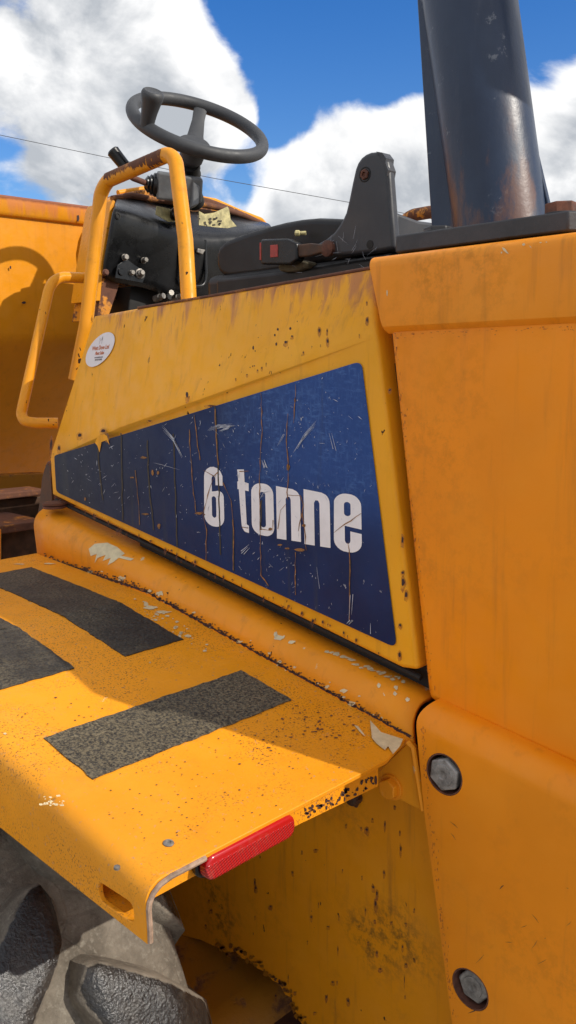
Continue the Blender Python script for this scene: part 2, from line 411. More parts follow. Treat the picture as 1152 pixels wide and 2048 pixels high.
def solid(o, t, off=-1, rim=0):
    m = o.modifiers.new('solid', 'SOLIDIFY'); m.thickness = t; m.offset = off; m.material_offset_rim = rim; return o
def bake(o):
    dg = bpy.context.evaluated_depsgraph_get(); dg.update()
    me = bpy.data.meshes.new_from_object(o.evaluated_get(dg), depsgraph=dg)
    o.modifiers.clear(); old = o.data; o.data = me; me.name = o.name
    return o
def cut(o, cutters):
    for c in cutters:
        m = o.modifiers.new('cut', 'BOOLEAN'); m.operation = 'DIFFERENCE'; m.object = c; m.solver = 'EXACT'
    bake(o)
    for c in cutters: bpy.data.objects.remove(c)
    o.data.polygons.foreach_set('use_smooth', [True] * len(o.data.polygons)); o.data.set_sharp_from_angle(angle=math.radians(32))
    return o
def prism(name, poly, vec, mat, parent=None, bev=0, seg=3, smooth=35):
    """polygon (list of Vector) pushed along vec into a solid"""
    vec = Vector(vec); n = len(poly)
    vs = [Vector(p) for p in poly] + [Vector(p) + vec for p in poly]
    fs = [list(range(n)), list(range(2 * n - 1, n - 1, -1))] + [[i, i + n, (i + 1) % n + n, (i + 1) % n] for i in range(n)]
    o = mesh(name, vs, fs, mat, parent, smooth)
    if bev: bevel(o, bev, seg)
    return o
def box(name, lo, hi, mat, parent=None, bev=.004, seg=2):
    (a, b, c), (d, e, f) = lo, hi
    return prism(name, [(a, b, c), (d, b, c), (d, e, c), (a, e, c)], (0, 0, f - c), mat, parent, bev, seg)
def frame(d):
    d = Vector(d).normalized(); u = d.orthogonal().normalized(); return u, d.cross(u).normalized()
def rounded(pts, rad, seg=8):
    pts = [Vector(p) for p in pts]; out = [pts[0]]
    for i in range(1, len(pts) - 1):
        p, a, b = pts[i], pts[i - 1], pts[i + 1]
        r = rad[i] if isinstance(rad, (list, tuple)) else rad
        d1 = (a - p).normalized(); d2 = (b - p).normalized()
        ang = d1.angle(d2); t = min(r / math.tan(ang / 2), (a - p).length * .49, (b - p).length * .49)
        s, e = p + d1 * t, p + d2 * t
        for k in range(seg + 1):
            q = k / seg; out.append((1 - q) ** 2 * s * 1 + 2 * q * (1 - q) * (p * .55 + (s + e) * .225) + q * q * e)
    out.append(pts[-1]); return out
def tube_data(pts, r, n=16, cap=True):
    pts = [Vector(p) for p in pts]; vs, fs = [], []
    t0 = (pts[1] - pts[0]).normalized(); u = t0.orthogonal().normalized()
    for i, p in enumerate(pts):
        t = (pts[min(i + 1, len(pts) - 1)] - pts[max(i - 1, 0)]).normalized()
        u = (u - t * u.dot(t)).normalized(); w = t.cross(u)
        rr = r[i] if isinstance(r, (list, tuple)) else r
        for k in range(n):
            a = 2 * math.pi * k / n; vs.append(p + (u * math.cos(a) + w * math.sin(a)) * rr)
    for i in range(len(pts) - 1):
        for k in range(n):
            fs.append([i * n + k, i * n + (k + 1) % n, (i + 1) * n + (k + 1) % n, (i + 1) * n + k])
    if cap: fs += [list(range(n))[::-1], list(range((len(pts) - 1) * n, len(pts) * n))]
    return vs, fs
def tube(name, pts, r, mat, parent=None, n=16, smooth=40):
    vs, fs = tube_data(pts, r, n); return mesh(name, vs, fs, mat, parent, smooth)
def lathe(name, prof, c, axis, mat, parent=None, n=28, smooth=35):
    """prof: list of (radius, height along axis)"""
    c = Vector(c); ax = Vector(axis).normalized(); u, w = frame(ax); vs, fs = [], []
    for (r, h) in prof:
        for k in range(n):
            a = 2 * math.pi * k / n; vs.append(c + ax * h + (u * math.cos(a) + w * math.sin(a)) * r)
    for i in range(len(prof) - 1):
        for k in range(n): fs.append([i * n + k, i * n + (k + 1) % n, (i + 1) * n + (k + 1) % n, (i + 1) * n + k])
    fs += [list(range(n))[::-1], list(range((len(prof) - 1) * n, len(prof) * n))]
    return mesh(name, vs, fs, mat, parent, smooth)
def hexbolt(name, c, axis, af, h, mat, parent, washer=None, wmat=None, spin=0.2, bev=.0015):
    c = Vector(c); ax = Vector(axis).normalized(); u, w = frame(ax); R_ = af / math.sqrt(3)
    poly = [c + (u * math.cos(spin + k * math.pi / 3) + w * math.sin(spin + k * math.pi / 3)) * R_ for k in range(6)]
    o = prism(name, poly, ax * h, mat, parent, bev, 2)
    if washer:
        lathe('washer', [(washer * .98, -.0005), (washer, .0008), (washer, .003), (washer * .96, .0036)], c - ax * .001, ax, wmat or mat, parent)
    return o
def cylinder(name, c, axis, r, h, mat, parent=None, n=24, bev=.001):
    return lathe(name, [(r - bev, 0), (r, bev), (r, h - bev), (r - bev, h)], c, axis, mat, parent, n)
def flat(name, loops, mapper, mat, parent, kind=None, lift=None, sub=0):
    """flat printed/peeled patches: list of 2D loops (each a polygon, or [outer, hole...]) mapped to 3D"""
    vs, fs = [], []
    for lp in loops:
        rings = lp if isinstance(lp[0], list) else [lp]
        tri = tessellate_polygon([[Vector((p[0], p[1], 0)) for p in rg] for rg in rings])
        b = len(vs)
        P2 = [p for rg in rings for p in rg]; T = [tuple(t) for t in tri]
        for _ in range(sub):
            cache = {}; T2 = []
            def mid(i, j):
                k = (min(i, j), max(i, j))
                if k not in cache: P2.append(((P2[i][0] + P2[j][0]) / 2, (P2[i][1] + P2[j][1]) / 2)); cache[k] = len(P2) - 1
                return cache[k]
            for (i, j, k) in T:
                p, q, r = mid(i, j), mid(j, k), mid(k, i); T2 += [(i, p, r), (p, j, q), (r, q, k), (p, q, r)]
            T = T2
        vs += [mapper(p[0], p[1]) for p in P2]
        fs += [[b + i for i in t] for t in T]
    me = bpy.data.meshes.new(name); me.from_pydata([tuple(v) for v in vs], [], fs)
    if lift is not None:
        bm = bmesh.new(); bm.from_mesh(me)
        for f in bm.faces:
            f.normal_update()
            if f.normal.dot(lift) < 0: f.normal_flip()
        bm.to_mesh(me); bm.free()
    return link(name, me, mat, parent, 0, kind)
def ribbon2(pts, w):
    """2D polyline -> closed tapered ribbon outline"""
    L, R_ = [], []
    n = len(pts)
    for i, (x, y) in enumerate(pts):
        a = pts[max(i - 1, 0)]; b = pts[min(i + 1, n - 1)]
        dx, dy = b[0] - a[0], b[1] - a[1]; l = math.hypot(dx, dy) or 1
        ww = (w[i] if isinstance(w, (list, tuple)) else w) / 2
        nx, ny = -dy / l * ww, dx / l * ww
        L.append((x + nx, y + ny)); R_.append((x - nx, y - ny))
    return L + R_[::-1]
def blob2(rnd, x, y, rx, ry, n=9, jag=.45):
    a0 = rnd.random() * 6
    return [(x + rx * math.cos(a0 + 2 * math.pi * k / n) * (1 - jag * rnd.random()), y + ry * math.sin(a0 + 2 * math.pi * k / n) * (1 - jag * rnd.random())) for k in range(n)]
def wiggle(rnd, pts, amp, step=12):
    out = []
    for (a, b) in zip(pts[:-1], pts[1:]):
        n = max(1, int(math.hypot(b[0] - a[0], b[1] - a[1]) / step))
        for k in range(n):
            t = k / n; out.append((a[0] + (b[0] - a[0]) * t + rnd.uniform(-amp, amp), a[1] + (b[1] - a[1]) * t + rnd.uniform(-amp, amp)))
    out.append(pts[-1]); return out
def empty(name, loc):
    o = bpy.data.objects.new(name, None); COL.objects.link(o); o.location = loc; o.empty_display_size = .2; return o

from mathutils.bvhtree import BVHTree
def drape(o, e=.0008, fallback=None):
    dg = bpy.context.evaluated_depsgraph_get(); dg.update()
    ev = o.evaluated_get(dg); me = ev.to_mesh()
    bv = BVHTree.FromPolygons([v.co.copy() for v in me.vertices], [tuple(p.vertices) for p in me.polygons]); ev.to_mesh_clear()
    last = [None]
    def f(x, y):
        d = Vector(ray(x, y)).normalized(); p, n, i, l = bv.ray_cast(Vector(CAM), d)
        if p is None: return fallback(x, y) if fallback else last[0]
        if n.dot(d) > 0: n = -n
        last[0] = p + n * e; return last[0]
    return f
# ------------------------------------------------------------------ setting
g = mesh('ground', [(-400, -400, 0), (400, -400, 0), (400, 400, 0), (-400, 400, 0)], [[0, 1, 2, 3]], 'ground', None, 0)
g['kind'] = 'structure'

# ------------------------------------------------------------------ the dumper
DUMPER = empty('site_dumper', (0, 0, 0))
DUMPER['label'] = 'weathered orange site dumper seen from its rear corner, with blue 6 tonne panel'
DUMPER['category'] = 'dumper'
XF, XH, XB = .80, .83, .792            # mudguard inner edge, hood side, rear block side
XMID = 1.53
REAR = .24

# inner engine block that closes the body
box('engine_block', (.95, REAR + .05, .75), (2.16, 1.30, 1.60), 'dark', DUMPER, 0)
box('inner_frame_rail', (XH + .028, .50, .72), (XH + .065, 1.22, 1.60), 'dark', DUMPER, 0)

# ---- hood side panel: folded sheet with a turned-in upper face and front facet
def hood_panel():
    a = at_x(99, 912, XH + .022); a2 = at_x(104, 990, XH)
    f0 = at_x(238, 848, XH); f1 = at_x(752, 664, XH)
    t1 = at_x(274, 616, XH + .038); t0 = at_p(188, 632, a, (f0 - a).cross(t1 - a)); t2 = at_x(742, 536, XH + .038)
    br = at_x(836, 1341, XH); br0 = at_x(803, 1337, XH); rm = at_x(765, 664, XH)
    t3 = at_x(744, 538, XH + .034)
    inn = Vector((.03, 0, 0))
    vs = [a, a2, f0, f1, t0, t1, t2, br, br0]
    # lower plane, upper facet, front facet
    fs = [[1, 8, 7, 3, 2, 0], [2, 3, 6, 5], [0, 2, 5, 4]]
    # turned-in returns: top, front, rear, bottom
    ret = [(4, 5, Vector((.05, 0, -.004))), (5, 6, Vector((.05, 0, -.004))), (0, 4, Vector((.05, .03, 0))), (1, 0, Vector((.05, .03, 0))),
           (3, 7, inn), (6, 3, inn), (8, 1, inn), (7, 8, inn)]
    o = mesh('hood_side_panel', vs, fs, 'yellow', DUMPER, 20)
    bm = bmesh.new(); bm.from_mesh(o.data); bm.verts.ensure_lookup_table()
    off = {}
    def nv(i, d):
        k = (i, tuple(round(c, 4) for c in d))
        if k not in off: off[k] = bm.verts.new(bm.verts[i].co + d)
        bm.verts.ensure_lookup_table(); return off[k]
    for i, j, d in ret:
        A, B = bm.verts[i], bm.verts[j]; C_, D_ = nv(j, d), nv(i, d)
        bm.faces.new([A, B, C_, D_])
    bmesh.ops.recalc_face_normals(bm, faces=bm.faces[:])
    bm.faces.ensure_lookup_table()
    if bm.faces[0].normal.x > 0: bmesh.ops.reverse_faces(bm, faces=bm.faces[:])
    bm.to_mesh(o.data); bm.free()
    o.data.polygons.foreach_set('use_smooth', [True] * len(o.data.polygons)); o.data.set_sharp_from_angle(angle=math.radians(50))
    bevel(o, .006, 3, 12); 
    return o
HOOD = hood_panel()
XD = XH - .0022
def on_hood(x, y, e=0.0): return at_x(x, y, XD - e)
def rounded2(poly, rad, seg=5):
    n = len(poly); out = []
    for i in range(n):
        p = Vector(poly[i]); a = Vector(poly[i - 1]); b = Vector(poly[(i + 1) % n])
        r = rad[i] if isinstance(rad, (list, tuple)) else rad
        if r <= 0: out.append(tuple(p)); continue
        d1 = (a - p).normalized(); d2 = (b - p).normalized()
        t = min(r, (a - p).length * .48, (b - p).length * .48)
        s, e = p + d1 * t, p + d2 * t
        for k in range(seg + 1):
            q = k / seg; v = (1 - q) ** 2 * s + 2 * q * (1 - q) * p + q * q * e; out.append((v.x, v.y))
    return out
rnd = random.Random(11)
dp = rounded2([(108, 911), (722, 722), (793, 1297), (112, 984)], [5, 16, 20, 8])
# the decal's top edge has chipped bites
dec3 = [on_hood(x, y) for x, y in dp]
tube('rusty_top_edge', [at_x(x, y, X) + Vector((.001, 0, .0004)) for x, y, X in ((275, 616.5, XH + .038), (400, 596, XH + .038), (520, 575, XH + .038), (640, 554, XH + .038), (741, 536.5, XH + .038))], .0022, 'rust', HOOD, 8)
DECAL = prism('side_decal', dec3, (.0016, 0, 0), 'decal', HOOD, .0006, 1)
DECAL['label'] = 'scuffed dark blue decal with 6 tonne in white'

# lettering
def rrect(x0, y0, x1, y1, rx, ry, seg=6):
    out = []
    for (cx, cy, a0) in ((x1 - rx, y1 - ry, 0), (x0 + rx, y1 - ry, 90), (x0 + rx, y0 + ry, 180), (x1 - rx, y0 + ry, 270)):
        for k in range(seg + 1):
            a = math.radians(a0 + 90 * k / seg); out.append((cx + rx * math.cos(a), cy + ry * math.sin(a)))
    return out
def arc(cx, cy, rx, ry, a0, a1, n=7):
    return [(cx + rx * math.cos(math.radians(a0 + (a1 - a0) * k / n)), cy + ry * math.sin(math.radians(a0 + (a1 - a0) * k / n))) for k in range(n + 1)]
glyphs = {
 'o': [rrect(0, 0, 1, 1, .42, .19), rrect(.38, .16, .64, .84, .13, .06)],
 '6': [arc(.5, .83, .46, .17, 15, 180) + arc(.46, .17, .46, .17, 180, 270) + arc(.54, .17, .46, .17, 270, 360) +
       [(1, .50)] + arc(.74, .52, .26, .09, 0, 100, 4) + [(.62, .60), (.42, .585), (.42, .80)] + arc(.515, .80, .095, .05, 180, 0, 5) + [(.61, .70), (.96, .70), (.96, .86)],
       rrect(.40, .15, .62, .51, .11, .05)],
 't': [[(.05, .985), (.62, 1.0), (.66, .80), (1, .79), (1, .665), (.68, .668), (.80, .13), (1.0, .115), (1.0, 0), (.78, 0)] + arc(.72, .14, .42, .14, 270, 190, 5) + [(.14, .67), (.03, .67), (.03, .79), (.12, .80)]],
 'n': [[(0, 0), (.40, 0), (.40, .78), (.46, .83), (.56, .83), (.61, .78), (.61, 0), (1, 0), (1, .80)] + arc(.76, .80, .24, .17, 0, 85, 5) + [(.70, .985), (0, 1)]],
 'e': [[(1, .42), (.40, .45), (.40, .24)] + arc(.50, .20, .10, .055, 180, 360, 5) + [(.60, .365), (1, .345), (1, .20)] + arc(.54, .19, .46, .19, 0, -90, 6)[1:] + arc(.46, .19, .46, .19, 270, 180, 6)[1:] +
       arc(.46, .81, .46, .19, 180, 90, 6)[1:] + arc(.54, .81, .46, .19, 90, 0, 6)[1:] + [(1, .80)],
       rrect(.38, .62, .62, .86, .12, .05)],
}
quads = [('6', (406, 932), (446, 935), (449, 1057), (409, 1049)), ('t', (473, 937), (497, 940), (498, 1066), (477, 1060)),
         ('o', (502, 965), (546, 969), (549, 1076), (504, 1066)), ('n', (552, 972), (600, 979), (602, 1084), (554, 1077)),
         ('n', (607, 978), (659, 986), (661, 1096), (609, 1088)), ('e', (667, 985), (722, 990), (724, 1109), (668, 1100))]
for ch, TL, TR, BR, BL in quads:
    c = [on_hood(*p, .0004) for p in (TL, TR, BR, BL)]
    def mp(u, v, c=c):
        return (c[0] * (1 - u) + c[1] * u) * v + (c[3] * (1 - u) + c[2] * u) * (1 - v)
    flat('letter', [glyphs[ch]], mp, 'white', HOOD, lift=Vector((-1, 0, 0)))

# cracks and scratches through the decal
cr_l = [[(591, 768), (590, 800), (587, 846)], [(575, 826), (573, 880), (577, 935), (574, 985), (576, 1000)], [(522, 786), (524, 860), (519, 950), (520, 1060), (522, 1150), (537, 1172)],
        [(430, 818), (434, 900), (437, 930)], [(445, 965), (462, 1000), (467, 1060), (466, 1140)], [(411, 1120), (413, 1060), (406, 1030), (419, 975), (432, 950)],
        [(388, 830), (394, 880), (400, 920)], [(378, 860), (384, 960), (392, 1026)],
        [(597, 1062), (606, 1010), (600, 992), (576, 990)], [(612, 1100), (609, 1060), (604, 1025)], [(668, 1065), (690, 1048), (722, 1027)], [(696, 1085), (700, 1130), (699, 1240)],
        [(590, 1105), (591, 1190)], [(555, 1058), (562, 1020), (572, 1008)], [(478, 942), (497, 942)], [(484, 1053), (496, 1056)], [(522, 1058), (545, 1062), (546, 1040)],
        [(402, 1024), (410, 1030)], [(407, 941), (428, 952), (436, 944)], [(270, 940), (276, 1000), (279, 1050)]]
cm = [ribbon2(wiggle(rnd, p, .9), [max(.4, 1.2 + rnd.uniform(-.8, 1.0)) for _ in wiggle(random.Random(0), p, .6)]) for p in cr_l]
cm += [blob2(rnd, x, y, rx, ry, 8) for (x, y, rx, ry) in [(576, 934, 4, 11), (590, 800, 2, 6), (608, 1051, 5, 4), (397, 1027, 9, 3), (560, 1090, 6, 2.5), (575, 1097, 7, 2.5), (318, 1052, 4, 7), (287, 915, 8, 3), (305, 945, 3, 8), (264, 955, 6, 2), (316, 945, 3, 6),
        (540, 1058, 5, 4), (290, 1028, 9, 2.5), (170, 998, 3, 5), (600, 1100, 14, 4), (213, 876, 7, 12), (197, 882, 4, 14)]]
flat('crack_line', cm, lambda x, y: on_hood(x, y, .0009), 'crack', HOOD, 'stuff', Vector((-1, 0, 0)))
dk = [[(294, 880), (297, 960), (307, 1060)], [(195, 890), (200, 950), (206, 1000)], [(430, 812), (433, 870), (437, 960), (441, 1110)], [(347, 868), (350, 960), (354, 1095)], [(242, 866), (245, 1040)], [(465, 1040), (467, 1142)], [(700, 1120), (700, 1190)], [(522, 1000), (522, 1060)]]
flat('grime_line', [ribbon2(wiggle(rnd, p, 1.0), 2.6) for p in dk], lambda x, y: on_hood(x, y, .0006), 'crackdark', HOOD, 'stuff', Vector((-1, 0, 0)))
def inside(px, py, poly):
    r = False; j = len(poly) - 1
    for i in range(len(poly)):
        xi, yi = poly[i]; xj, yj = poly[j]
        if (yi > py) != (yj > py) and px < (xj - xi) * (py - yi) / (yj - yi) + xi: r = not r
        j = i
    return r
sc = []
cl = [(660, 880, 55, 70, 46), (460, 860, 40, 16, 26), (520, 1110, 60, 55, 46), (300, 990, 100, 60, 54), (180, 950, 60, 40, 34), (400, 920, 60, 60, 40), (560, 900, 50, 60, 24), (640, 1150, 90, 70, 22), (560, 1140, 40, 40, 24), (480, 960, 40, 40, 24)]
for (cx, cy, sx, sy, n) in cl:
    for _ in range(n):
        x, y = rnd.gauss(cx, sx), rnd.gauss(cy, sy)
        if not inside(x, y, dp): continue
        l = rnd.choice([1.5, 2, 2.5, 3, 3, 4, 5, 7, 11]); a = rnd.choice([rnd.gauss(1.2, .5), rnd.gauss(-.9, .5), rnd.random() * 3.1])
        x2, y2 = x + l * math.cos(a), y + l * math.sin(a)
        if not inside(x2, y2, dp): continue
        sc.append(ribbon2([(x, y), ((x + x2) / 2 + rnd.uniform(-.6, .6), (y + y2) / 2), (x2, y2)], [.2, rnd.choice([.5, .6, .8, 1.3]), .2]))
for p, w, n_ in [([(585, 905), (600, 880), (628, 848)], 1.0, 3), ([(592, 903), (612, 868), (634, 842)], .8, 2), ([(660, 865), (668, 900)], 1.0, 2), ([(318, 850), (345, 880), (362, 915)], 1.3, 4),
        ([(415, 860), (440, 852), (468, 850)], 1.3, 6), ([(440, 862), (462, 856)], 1.2, 4), ([(500, 1090), (485, 1105)], 1.4, 3), ([(550, 900), (566, 870)], .8, 2), ([(700, 1245), (703, 1190)], 1.2, 2), ([(693, 1250), (702, 1240)], 2.5, 3), ([(742, 1245), (743, 1270)], 1.2, 1),
        ([(632, 1120), (640, 1180)], .8, 1), ([(365, 940), (330, 930), (310, 925)], .7, 1), ([(524, 915), (530, 935)], 1.2, 4), ([(520, 1000), (530, 985), (545, 980)], .8, 2)]:
    for _ in range(n_):
        dx, dy = rnd.uniform(-4, 4), rnd.uniform(-3, 3); t0_, t1_ = rnd.uniform(0, .35), rnd.uniform(.6, 1)
        q = [(x + dx + rnd.uniform(-1, 1), y + dy + rnd.uniform(-1, 1)) for x, y in p]
        a_ = q[0]; b_ = q[-1]; q[0] = (a_[0] + (q[1][0] - a_[0]) * t0_, a_[1] + (q[1][1] - a_[1]) * t0_)
        sc.append(ribbon2(q, [.15] + [w * rnd.uniform(.5, 1.2)] * (len(q) - 2) + [.15] if len(q) > 2 else [w * .3, w]))
flat('scratch_mark', sc, lambda x, y: on_hood(x, y, .0011), 'scratch', HOOD, 'stuff', Vector((-1, 0, 0)))

# rust flecks on the yellow panel
def upper_facet_mapper(e):
    p0 = at_x(238, 848, XH); p1 = at_x(752, 664, XH); p2 = at_x(742, 536, XH + .038)
    nn = (p1 - p0).cross(p2 - p0).normalized()
    if nn.x > 0: nn = -nn
    return lambda x, y: at_p(x, y, p0 + nn * e, nn)
UF = upper_facet_mapper(.0009)
fl = []
for (cx, cy, sx, sy, n) in [(508, 745, 11, 12, 16), (262, 770, 22, 55, 16), (300, 790, 40, 30, 14), (240, 815, 8, 25, 10), (440, 690, 120, 50, 26), (580, 690, 90, 30, 18), (660, 640, 60, 40, 10)]:
    for _ in range(n):
        x, y = rnd.gauss(cx, sx), rnd.gauss(cy, sy)
        if not (245 < x < 735 and y < 845 - (x - 240) * .36 - 3 and y > 640 - (x - 270) * .17): continue
        s_ = rnd.choice([.7, .9, 1.2, 1.6, 2.4]); fl.append(blob2(rnd, x, y, s_, s_ * rnd.uniform(1, 2.3), 7))
fl += [ribbon2(p, [.6, 2.6, .8]) for p in [[(488, 664), (505, 666), (523, 671)], [(515, 649), (528, 651), (541, 654)], [(470, 690), (471, 684), (473, 678)]]] + [blob2(rnd, 356, 760, 5, 4), blob2(rnd, 374, 790, 3, 8), blob2(rnd, 571, 684, 4, 3), blob2(rnd, 460, 662, 2, 5), blob2(rnd, 452, 668, 2, 5), blob2(rnd, 445, 664, 2, 6)]
def halo(loops, k=2.0, drop=3.0):
    out = []
    for lp in loops:
        cx = sum(p[0] for p in lp) / len(lp); cy = sum(p[1] for p in lp) / len(lp)
        out.append([(cx + (x - cx) * k, cy + (y - cy) * k * (1.4 if y > cy else 1) + (drop if y > cy else 0)) for x, y in lp])
    return out
flat('rust_halo', halo(fl), upper_facet_mapper(.0005), 'halo', HOOD, 'stuff', Vector((-1, 0, .2)))
flat('rust_fleck', fl, UF, 'fleckrust', HOOD, 'stuff', Vector((-1, 0, .2)))
fl2 = []
for _ in range(46):                                      # along the lower border and rear edge
    t = rnd.random()
    x, y = 112 + t * 680, 996 + t * 318 + rnd.uniform(-4, 10)
    fl2.append(blob2(rnd, x, y, rnd.choice([1, 1.5, 2.4]), rnd.choice([1.5, 2.5, 4]), 7))
for (x, y, a, b) in [(800, 1250, 3, 4), (806, 1165, 4, 9), (812, 1190, 3, 7), (805, 1145, 3, 4), (799, 1310, 3, 6), (805, 1080, 3, 9), (780, 780, 3, 3), (102, 890, 3, 14), (101, 935, 2, 12), (206, 862, 6, 4), (160, 870, 5, 5), (118, 896, 3, 6), (300, 842, 6, 2), (424, 812, 10, 2)]:
    fl2.append(blob2(rnd, x, y, a, b, 8))
flat('border_rust_halo', halo(fl2, 1.8, 2), lambda x, y: at_x(x, y, XH - .0009), 'halo', HOOD, 'stuff', Vector((-1, 0, 0)))
flat('border_rust_fleck', fl2, lambda x, y: at_x(x, y, XH - .0012), 'fleckrust', HOOD, 'stuff', Vector((-1, 0, 0)))
# yellow paint torn over the decal's top edge, at the front
flat('torn_paint_edge', [[(190, 886), (196, 872), (208, 868), (214, 872), (219, 890), (213, 880), (203, 884), (199, 905), (195, 892)]],
     lambda x, y: on_hood(x, y, .0013), 'yellow', HOOD, 'stuff', Vector((-1, 0, 0)))

# round sticker on the front facet
p0 = at_x(99, 912, XH + .022); p1 = at_x(238, 848, XH); p2 = at_x(274, 616, XH + .038)
fn = (p1 - p0).cross(p2 - p0).normalized(); fn = fn if fn.x < 0 else -fn
p0 = p0 + fn * .0008
SQ = [at_p(x, y, p0 + fn * .0012, fn) for x, y in ((200, 699), (229.5, 688), (208, 664.5), (171, 710.5), (193, 734))]
sc0 = SQ[0]
su = Vector((0, -1, 0)); su = (su - fn * su.dot(fn)).normalized(); sv = fn.cross(su); sv = sv if sv.z > 0 else -sv
# solve ellipse axes in the plane from picture extents
def sproj(P): d = P - sc0; return (d.dot(su), d.dot(sv))
ring = [at_p(200 + 27 * math.cos(a) + 10 * math.sin(a) * 1.0, 699 - 9.0 * math.cos(a) + 33.5 * -math.sin(a) , p0 + fn * .0012, fn) for a in [2 * math.pi * k / 40 for k in range(40)]]
STK = prism('round_sticker', ring, fn * -.0008, 'label', HOOD, 0)
STK['label'] = 'round white dealer sticker with orange lettering'
def text(name, body, size, cx, cy, mat, shear=.0, ext=.0001):
    cu = bpy.data.curves.new(name, 'FONT'); cu.body = body; cu.size = size; cu.align_x = 'CENTER'; cu.align_y = 'CENTER'; cu.shear = shear; cu.offset = .0002
    cu.resolution_u = 3
    ob = bpy.data.objects.new(name, cu); COL.objects.link(ob)
    dg = bpy.context.evaluated_depsgraph_get(); me = bpy.data.meshes.new_from_object(ob.evaluated_get(dg)); bpy.data.objects.remove(ob)
    for v in me.vertices:
        x, y = v.co.x, v.co.y; v.co = sc0 + fn * .0004 + su * (x + cx) + sv * (y + cy)
    me.name = name; me.materials.clear(); return link(name, me, mat, HOOD, 0)
SR = .026
text('sticker_lettering', 'West Dove Ltd', .0105, .001, .003, 'ink_orange', .2)
text('sticker_lettering', 'Plant Sales', .0082, 0, -.0065, 'ink_orange', .35)
text('sticker_lettering', 'www.westdove.com', .0040, -.001, -.0135, 'ink_grey')
text('sticker_lettering', 'M 07773 947460', .0040, -.001, -.0180, 'ink_grey')
bird = [[(-.006, .009), (-.004, .014), (-.006, .020), (-.003, .0195), (-.001, .015), (.003, .017), (.006, .0235), (.0055, .017), (.003, .010)]]
flat('bird_outline', [ribbon2(b, .0006) for b in bird], lambda x, y: sc0 + fn * .0004 + su * x + sv * y, 'ink_grey', HOOD)

# ---- sill beam with rounded shoulder, between mudguard and hood
def sill():
    y0, y1 = .602, 1.478
    z0, z1 = 1.196, 1.342
    prof = [(0, -.09)] + [(.034 - .034 * math.cos(math.radians(a)), -.034 + .034 * math.sin(math.radians(a))) for a in range(0, 91, 10)] + [(.10, .0)]
    vs, fs = [], []; n = len(prof); ns = 24
    for i in range(ns + 1):
        t = i / ns; y = y0 + (y1 - y0) * t; z = z0 + (z1 - z0) * t
        for (dx, dz) in prof: vs.append((XF + dx, y - (.01 if False else 0) + (-dz) * -.12, z + dz))
    for i in range(ns):
        for k in range(n - 1): fs.append([i * n + k, i * n + k + 1, (i + 1) * n + k + 1, (i + 1) * n + k])
    o = mesh('sill_beam', vs, fs, 'sill', DUMPER, 60)
    solid(o, .006, -1)
    return o
SILL = sill()
pat = []
SP = drape(SILL, .0008, lambda x, y: at_x(x, y, XF - .0009))
big = [(178, 1098), (190, 1088), (215, 1086), (235, 1095), (250, 1108), (243, 1112), (268, 1118), (262, 1122), (238, 1116), (228, 1124), (216, 1130), (222, 1116), (206, 1122), (212, 1110), (196, 1116), (190, 1126), (194, 1108), (182, 1112)]
pat.append(big)
for _ in range(38):
    t = rnd.random() ** .8; x = 150 + t * 640; y = 1135 + (x - 150) * .49 + rnd.uniform(-28, 2)
    if x > 760: continue
    r1 = rnd.choice([2, 2.5, 3.5, 5, 8]); pat.append(blob2(rnd, x, y, r1 * 1.4, r1 * .8, 11, .6))
for (x, y, a, b) in [(560, 1276, 16, 7), (583, 1285, 12, 4), (320, 1187, 10, 6), (300, 1182, 7, 4), (552, 1270, 5, 9)]:
    pat.append(blob2(rnd, x, y, a, b, 14, .6))
flat('chipped_cream_patch', pat, SP, 'cream', SILL, 'stuff', Vector((-1, 0, .3)), 2)
jl = lambda x: 1113 + (x - 75) * .335 if x < 290 else 1185 + (x - 290) * .548
gr = [blob2(rnd, x, jl(x) - 4 - abs(rnd.gauss(0, 4)), rnd.uniform(1, 4), rnd.uniform(.8, 2.4), 8, .6) for x in [rnd.uniform(90, 815) for _ in range(420)]]
for x0_ in range(80, 810, 14):
    pts = wiggle(rnd, [(x0_, jl(x0_) - 3), (x0_ + 18, jl(x0_ + 18) - 3)], 1.2, 4); gr.append(ribbon2(pts, [rnd.uniform(1.5, 6) for _ in pts]))
flat('grime_fleck', gr, SP, 'fleckrust', SILL, 'stuff', Vector((-1, 0, 0)))
# dark strip standing in for the shade in the gap under the hood
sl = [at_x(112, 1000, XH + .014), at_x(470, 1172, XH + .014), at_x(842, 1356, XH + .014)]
tube('dark_gap_strip', sl, .004, 'dark', DUMPER, 8)
# flaking top edge of the sill close to the rear
ff = [blob2(rnd, 655 + t * 155 + rnd.uniform(-4, 4), 1304 + t * 62 + rnd.uniform(-4, 5), rnd.uniform(4, 12), rnd.uniform(2, 5), 10, .6) for t in [k / 22 for k in range(22)]]
ff += [blob2(rnd, x, y, 5, 6, 10, .5) for x, y in ((758, 1372), (790, 1388), (792, 1376), (815, 1400))]
flat('flaking_filler', ff, SP, 'cream', SILL, 'stuff', Vector((-1, 0, .5)), 2)

